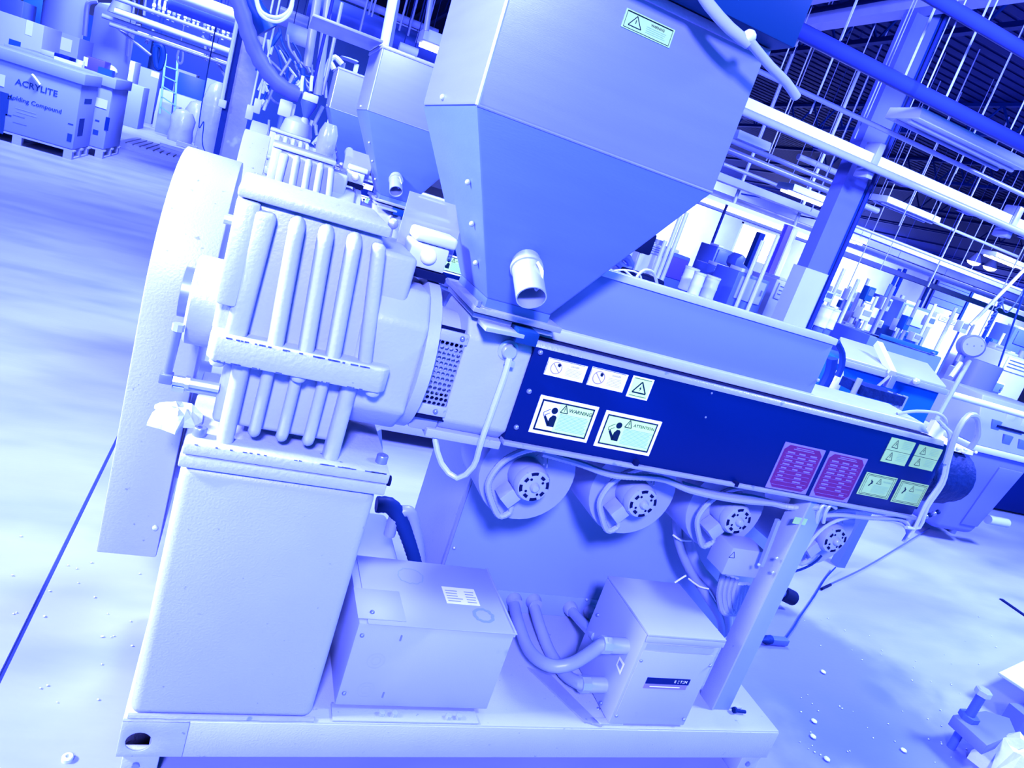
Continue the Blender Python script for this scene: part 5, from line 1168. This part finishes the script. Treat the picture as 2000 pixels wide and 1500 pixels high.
# pallets lying on the floor
def flat_pallet(corner, lx, ly, z0, label, n=9):
    c = P(*corner, z=z0); t = thing('pallet', (c.x, c.y, z0), label, 'pallet')
    for i in range(3): M().box(c.x, c.x + lx, c.y + i * (ly - .1) / 2, c.y + .1 + i * (ly - .1) / 2, z0, z0 + .09).build('stringer', 'pallet_wood', t)
    for i in range(n): M().box(c.x + i * (lx - .08) / (n - 1), c.x + .08 + i * (lx - .08) / (n - 1), c.y, c.y + ly, z0 + .09, z0 + .112).build('deck_board', 'pallet_wood', t)
    return t
flat_pallet((233, 287), .95, 1.6, 0, 'empty wooden pallet on the floor right of the bulk cartons')
flat_pallet((352, 322), .9, 1.3, 0, 'second empty pallet under the loose timbers')
for i, (a, e, z) in enumerate((((312, 283), (372, 300), .13), ((315, 290), (372, 308), .12), ((345, 278), (385, 290), .06))):
    p0, p1 = P(*a, z=z), P(*e, z=z)
    single(M().bar(p0, p1, .11, .08), 'timber', 'pallet_wood', ['pale timber lying on the second pallet, rear one', 'pale timber lying on the second pallet, front one', 'dark timber lying on the second pallet'][i], 'timber')
single(M().tube([Vector((P(398, 180, y=12).x, 12, CE)), P(398, 180, y=12), P(398, 240, y=12), P(395, 275, y=12), P(400, 295, y=12), P(412, 306, y=12)], .008, 5), 'loose_cable', 'cable_dark', 'thin dark cable hanging to the floor left of the column', 'cable')
# hanging pipe rack across the top left
rails = [((225, 18), (470, 110), 12.5, .05, 'beam_white', 'bright hanging rail with upright nozzles, top left'), ((200, 28), (455, 122), 12.6, .035, 'pipe_light', 'lilac rail under the bright one, top left'), ((215, -5), (470, 82), 12.4, .03, 'pipe_light', 'thin upper rail of the nozzle rack'), ((215, 42), (445, 132), 13.2, .03, 'pipe_light', 'thin lower rail of the nozzle rack'), ((270, 60), (445, 128), 13.4, .045, 'beam_white', 'white elbowed pipe below the nozzle rack'), ((330, -14), (470, 32), 11.5, .09, 'beam_white', 'broad white rail at the top left of the left column'), ((330, 5), (465, 48), 11.8, .12, 'steel_blue', 'broad blue beam under the white rail, top left')]
for a, e, Y, rr, m, lab in rails:
    p0, p1 = P(*a, y=Y), P(*e, y=Y); zz = (p0.z + p1.z) / 2; rk = ppipe('overhead_rail', Vector((p0.x, Y, zz)), Vector((p1.x, Y, zz)), rr, m, lab, 'rail')
    if 'bright hanging' in lab: rack = rk
for i in range(34):
    row = i % 2; k = i // 2
    px = 300 + 9.6 * k + random.uniform(-2, 2); py = (28 if row else 8) + (px - 300) * .36 + random.uniform(-2, 2)
    c = P(px, py, y=12.5)
    M().lathe(c, (0, 0, 1), [(.018, 0), (.018, .09), (.026, .095), (.026, .13), (.006, .17)], 8).build('spray_nozzle', 'paper' if i % 3 else 'pipe_light', rack)
for i, (a, e) in enumerate((((395, 70), (440, 150)), ((400, 75), (402, 120)), ((230, 55), (295, 108)), ((420, 95), (405, 108)), ((285, 85), (300, 58)), ((262, 0), (258, 38)), ((284, -5), (281, 30)))):
    M().cyl(P(*a, y=13.3), P(*e, y=13.3), .022, n=6).build('brace', 'pipe_light', rack)

# ------------------------------------------------------------------ centre top: hoses, feeder, pipes around the rear machines
single(M().tube([P(455, -20, y=6.2), P(470, 15, y=6.2), P(490, 80, y=6.2), P(515, 130, y=6.2), P(545, 165, y=6.2), P(585, 188, y=6.2)], .055, 14, step=.045, ripple=.16), 'suction_hose', 'column_violet', 'thick ribbed violet suction hose sweeping down beside the left column', 'hose')
single(M().tube([P(480, -20, y=6.4), P(492, 15, y=6.4), P(510, 40, y=6.4), P(522, 60, y=6.4)], .09, 12), 'suction_hose', 'drum_blue', 'dark blue hose behind the ribbed violet one', 'hose')
for i, k in enumerate((0, 6)):
    single(M().tube([P(498 - i, -15, y=6.0), P(510, 22 + k, y=6.0), P(540, 34 + k * 1.4, y=6.0), P(565, 20 + k, y=6.0), P(574, -15, y=6.0)], .014, 8), 'air_line', 'beam_white', ['upper of two white air lines looping at the top', 'lower of two white air lines looping at the top'][i], 'hose')
ppipe('drop_pipe', P(621, -10, y=6.5), P(600, 130, y=6.5), .034, 'pipe_light', 'lilac drop pipe over the rear feeder, left of the pair', 'pipe', None, 12)
ppipe('drop_pipe', P(643, -10, y=6.3), P(620, 185, y=6.3), .032, 'pipe_light', 'lilac drop pipe over the rear feeder, right of the pair', 'pipe', None, 12)
ppipe('drop_pipe', P(668, 5, y=6.0), P(630, 185, y=6.0), .013, 'pipe_light', 'thin pale pipe dropping right beside the pair', 'pipe')
ppipe('drop_pipe', P(769, -10, y=5.5), P(748, 100, y=5.5), .032, 'beam_white', 'white duct dropping behind the middle hopper', 'pipe', None, 12)
ppipe('drop_pipe', P(776, -10, y=5.6), P(757, 102, y=5.6), .026, 'column_violet', 'violet pipe beside the white duct behind the middle hopper', 'pipe', None, 10)
ppipe('drop_pipe', P(843, -10, y=8), P(832, 60, y=8), .03, 'pipe_light', 'pale stem holding the glowing light by the nearest hopper', 'pipe')
for i, (a, e, Y, rr, m, lab) in enumerate((((650, 5), (860, 45), 9.5, .045, 'pipe_light', 'pale overhead pipe above the middle hopper'), ((600, 20), (860, 90), 10.5, .16, 'steel_blue', 'broad blue overhead duct behind the middle hopper'), ((640, 40), (850, 115), 11, .10, 'column_violet', 'violet overhead duct behind the middle hopper'), ((560, 60), (610, 80), 9.0, .10, 'beam_white', 'white duct piece behind the drop pipes'), ((545, 30), (600, 50), 9.5, .10, 'pipe_light', 'lilac duct piece behind the drop pipes'), ((770, 45), (860, 80), 12, .03, 'pipe_light', 'thin pipe left of the nearest hopper'), ((780, 90), (815, 105), 8.5, .05, 'beam_white', 'short pale pipe left of the nearest hopper'))):
    p0, p1 = P(*a, y=Y), P(*e, y=Y); zz = (p0.z + p1.z) / 2; ppipe('overhead_pipe', Vector((p0.x, Y, zz)), Vector((p1.x, Y, zz)), rr, m, lab, 'pipe')
for k, (px, py, px2, py2, Y) in enumerate(((708, 40, 705, 90, 8.5), (714, 20, 712, 50, 9), (727, 0, 722, 30, 9), (734, 0, 731, 35, 9), (795, 0, 780, 60, 9), (815, 0, 797, 70, 9))):
    a, e = P(px, py, y=Y), P(px2, py2, y=Y); ppipe('hanger_rod', Vector((a.x, Y, CE + .003)), Vector((a.x, Y, e.z)), .012, 'pipe_light', 'thin pale rod hanging above the middle hopper, %s from the left' % ORD[k], 'rod', 'hanger rods above the middle hopper', 6)
# feeder on the rear machine
Yf = 5.9
fd_ = ext3
a, e = P(594, 178, y=Yf), P(620, 204, y=Yf)
M().box(a.x, e.x, Yf, Yf + .13, e.z, a.z).build('feeder_box', 'paper', fd_, bev=.01)
ccx = (a.x + e.x) / 2; M().cyl((ccx, Yf + .12, a.z), (ccx, Yf + .12, CE + .003), .012, n=6).build('feeder_rod', 'pipe_blue', fd_); M().lathe((ccx, Yf + .06, e.z), (0, 0, -1), [(.062, 0), (.062, .02), (.02, .12)], 16).build('feeder_cone', 'steel_blue', fd_)
M().lathe((ccx - .005, Yf + .06, e.z - .12), (0, 0, -1), [(.022, 0), (.035, .03), (.040, .06), (.040, .10), (.03, .12), (.03, .18)], 14).build('feeder_throat', 'pale_machine', fd_)
for px in (589, 607):
    M().tube([P(px, 178, y=Yf), P(px + 1, 160, y=Yf), P(px + 3, 148, y=Yf)], .012, 8).build('feeder_elbow', 'paper', fd_)
hd = thing('dust_hood', P(685, 115, y=6.3), 'white hood on legs between the two rear hoppers', 'hood')
a, e = P(666, 105, y=6.3), P(702, 122, y=6.3)
M().hexa([(a.x, 6.3, e.z), (e.x, 6.3, e.z), (e.x, 6.6, e.z), (a.x, 6.6, e.z), (a.x + .06, 6.35, a.z), (e.x - .01, 6.35, a.z), (e.x - .01, 6.55, a.z), (a.x + .06, 6.55, a.z)]).build('hood_shell', 'paper', hd, bev=.01)
for px, py in ((697, 125), (671, 122)): M().bar((P(px, py, y=6.42).x, 6.42, P(px, py, y=6.42).z), (P(px, py, y=6.42).x, 6.42, 0), .035).build('hood_leg', 'paper', hd)
M().tube([P(668, 125, y=6.3), P(655, 112, y=6.3), P(645, 118, y=6.3), P(652, 135, y=6.3)], .022, 8).build('hood_duct', 'paper', hd)
bp_ = P(557, 210, y=6.4)
wp = thing('panel_box', bp_, 'bright white wall box left of the rear feeder', 'panel'); M().cyl((bp_.x, 6.44, 0), (bp_.x, 6.44, bp_.z), .03, n=8).build('box_post', 'steel_blue', wp); ppart('box_body', wp, (548, 192), (566, 232), 6.4, .06, 'paper', bev=.01); ppart('box_door', wp, (560, 198), (572, 235), 6.42, .05, 'pale_machine', bev=.006)
M().lathe(P(575, 275, y=6.0), (0, 0, 1), [(.05, -.10), (.10, -.03), (.12, .06), (.10, .14), (.04, .18)], 16).build('bell_housing', 'pale_machine', ext3)
jug = thing('clear_canister', P(635, 290, y=5.2), 'cloudy canister standing right of the rear feeder', 'canister')
c = P(630, 312, y=5.2); M().lathe(c, (0, 0, 1), [(.055, 0), (.055, .05), (.062, .06), (.062, .18), (.04, .24)], 18).build('canister_body', 'film_bag', jug); M().lathe(c - Vector((0, 0, .02)), (0, 0, 1), [(.06, 0), (.06, .03)], 16).build('canister_base', 'paper', jug); M().cyl((c.x, c.y, 0), (c.x, c.y, c.z - .02), .03, n=8).build('canister_stand', 'steel_blue', jug)
for i in range(46):
    px, py = random.uniform(500, 640), random.uniform(90, 300); c = P(px, py, y=7.0)
    d_ = Vector((random.uniform(-.06, .06), 0, random.uniform(.06, .22)))
    M().cyl(c, c + d_, random.uniform(.008, .022), n=6).build('fitting', random.choice(['beam_white', 'beam_white', 'pipe_light', 'drum_blue', 'zinc']), fd_)
for i in range(12):
    px, py = random.uniform(500, 575), random.uniform(50, 160)
    M().tube([P(px, py, y=7.2), P(px + random.uniform(5, 25), py + 30, y=7.2), P(px + random.uniform(0, 40), py + 60, y=7.2), P(px + random.uniform(20, 70), py + 75, y=7.2)], .011, 6).build('feed_hose', random.choice(['beam_white', 'pipe_light', 'drum_blue']), fd_)
for i, px in enumerate((490, 505)):
    c = P(px - 2, 205 + 12 * (1 - i), y=6.8); t = thing('pendant_switch', c, ['pendant switch hanging by the left column, left one', 'pendant switch hanging by the left column, right one'][i], 'switch')
    M().box(c.x - .03, c.x + .03, 6.8, 6.84, c.z - .07, c.z + .05).build('switch_body', 'pale_machine', t, bev=.008); M().cyl(c + Vector((0, .02, .05)), (c.x, 6.82, CE + .003), .008, n=6).build('switch_cord', 'beam_white', t)

# ------------------------------------------------------------------ things on the floor
# foot block with jacking bolt at lower right
jb = thing('jack_plate', P(1900, 1420, z=0), 'steel foot plate with a tall jacking bolt at lower right', 'bracket')
zt_ = .14
q = [P(1861, 1396, z=zt_), P(1928, 1456, z=zt_), P(1985, 1432, z=zt_), P(1972, 1402, z=zt_), P(1925, 1388, z=zt_)]
M().prism([Vector(v) for v in q], (0, 0, -.045), (0, 0, 0)).build('base_plate', 'tub_plastic', jb, bev=.003)
bc_ = P(1890, 1404, z=zt_)
M().lathe(bc_, (0, 0, 1), [(.036, 0), (.036, .020)], 6).build('lock_nut', 'steel_blue', jb)
M().lathe(bc_ + Vector((0, 0, .018)), (0, 0, 1), [(.0165 + (.0014 if i % 2 else 0), .004 * i) for i in range(26)], 14).build('threaded_shank', 'steel_blue', jb)
M().lathe(bc_ + Vector((0, 0, .115)), (0, 0, 1), [(.029, 0), (.029, .020), (.023, .025)], 6).build('bolt_head', 'zinc', jb)
M().cyl(bc_ + Vector((0, 0, -zt_)), bc_ + Vector((0, 0, -.04)), .016, n=10).build('bolt_foot', 'steel_blue', jb)
e_ = P(1980, 1425, z=0); M().box(e_.x - .03, e_.x + .05, e_.y - .03, e_.y + .05, 0, zt_ - .045).build('plate_spacer', 'tub_plastic', jb)
a = P(1951, 1313, z=.16)
d1_, d2_ = (P(2000, 1290, z=.16) - a) * 6, (P(2000, 1345, z=.16) - a) * 6; th_ = Vector((0, 0, .012))
wb = single(M().hexa([a - th_, a + d2_ - th_, a + d1_ + d2_ - th_, a + d1_ - th_, a, a + d2_, a + d1_ + d2_, a + d1_]), 'white_board', 'paper', 'white board corner entering at the right edge above the jacking bolt', 'board', bev=.002)
m_ = a + (d1_ + d2_) * .5
M().box(m_.x - .1, m_.x + .1, m_.y - .1, m_.y + .1, 0, .148).build('board_support', 'steel_blue', wb)
c = P(1992, 1482, z=.10)
single(lump(c.x + .02, c.y, 0, .13, .11, .16, 16, .28, 8), 'crumpled_cloth', 'wrap_film', 'crumpled white cloth at the bottom right corner', 'cloth', smooth=False)
# pipe end, plug and leads
a, e = P(1512, 1150, z=.10), P(1548, 1168, z=.06)
t = thing('capped_pipe', a, 'short dark capped pipe lying beyond the leg', 'pipe'); M().cyl(a, a.lerp(e, .45), .022, n=12).build('pipe_end', 'steel_blue', t); M().cyl(a.lerp(e, .45), e, .036, n=14).build('pipe_cap', 'black_rubber', t)
M().cyl(P(1541, 1166, z=.02), P(1541, 1166, z=.001), .03, n=10).build('pipe_rest', 'black_rubber', t)
a, e = P(1470, 1252, z=.022), P(1532, 1247, z=.022)
t = thing('power_plug', a, 'dark plug with a steel prong end lying on the floor by the leg', 'plug'); M().tube([a, a.lerp(e, .2), a.lerp(e, .55)], [.008] * 4 + [.020] * 30, 12).build('plug_body', 'dark_iron', t); M().box(*(lambda u, v: (u.x, v.x, u.y - .016, u.y + .016, .006, .034))(a.lerp(e, .52), e)).build('plug_shell', 'steel_blue', t, bev=.004)
single(M().tube([P(1535, 1246, z=.012), P(1552, 1222, z=.012), P(1562, 1205, z=.012), P(1590, 1165, z=.012), P(1612, 1130, z=.012), P(1632, 1108, z=.03)], .004, 6), 'floor_lead', 'cable_dark', 'thin dark lead curving over the floor to the plug', 'cable')
t = single(M().tube([P(1815, 1032, z=.01), P(1760, 1066, z=.01), P(1690, 1108, z=.01), P(1618, 1143, z=.012)], .0055, 6), 'floor_lead', 'column_violet', 'straight violet lead lying across the floor to the right', 'cable')
M().cyl(P(1622, 1142, z=.012), P(1605, 1150, z=.012), .008, n=8).build('lead_tip', 'black_rubber', t)
single(M().bar(P(1955, 1170, z=.004), P(2020, 1215, z=.004), .03, .008), 'floor_strip', 'black_rubber', 'thin black strip on the floor at the right edge', 'strip')
c = P(1440, 1391, z=.188); t = thing('dropped_bolt', c, 'small dark bolt lying on the right end of the skid', 'bolt')
M().cyl(c + Vector((-.012, 0, .006)), c + Vector((.026, -.004, .006)), .0055, n=8).build('shank', 'dark_iron', t); M().cyl(c + Vector((-.018, 0, .008)), c + Vector((-.010, 0, .008)), .010, n=6).build('head', 'dark_iron', t)
c = P(132, 1481, z=.004); single(M().lathe((c.x, c.y, 0), (0, 0, 1), [(.004, 0), (.012, 0), (.012, .009), (.010, .011), (.005, .011), (.004, .006)], 16), 'nylon_washer', 'paper', 'small white washer on the floor at lower left', 'washer')
# spilt resin pellets
spots = [(150, 1110), (185, 1166), (210, 1198), (200, 1243), (217, 1244), (258, 1261), (32, 1196), (192, 1366), (273, 1120), (255, 1213), (630, 1350)]
for i in range(60):
    spots.append((random.uniform(1560, 1960), random.uniform(1200, 1495)))
for i in range(14): spots.append((random.uniform(20, 230), random.uniform(1000, 1480)))
pm = None
for px, py in spots:
    c = P(px, py, z=.003)
    if c.x > 1.80 or c.x < -.06:
        if pm is None:
            pm = single(M().ball((c.x, c.y, .003), .0024, 6), 'resin_pellet', 'paper', 'tiny spilt resin pellet on the concrete floor', 'pellet', 'spilt resin pellets on the floor')
        else:
            o = pm.copy(); COL.objects.link(o); o.location = (c.x, c.y, .003); s_ = random.uniform(.7, 1.5); o.scale = (s_ * random.uniform(.8, 1.6), s_, s_ * .8)
for i, (px, py) in enumerate(((1588, 1438), (1615, 1482), (1608, 1312), (1765, 1465), (1590, 1408))):
    c = P(px, py, z=.006); b = M().ball(c, .012, 7, .5); single(b, 'resin_crumb', 'paper', ['pale crumb on the stained floor near the skid corner', 'largest pale crumb at the bottom edge right of the skid', 'thin pale sliver on the floor beyond the skid corner', 'pale flake on the floor left of the cloth', 'flat pale flake in the oily stain'][i], 'debris')
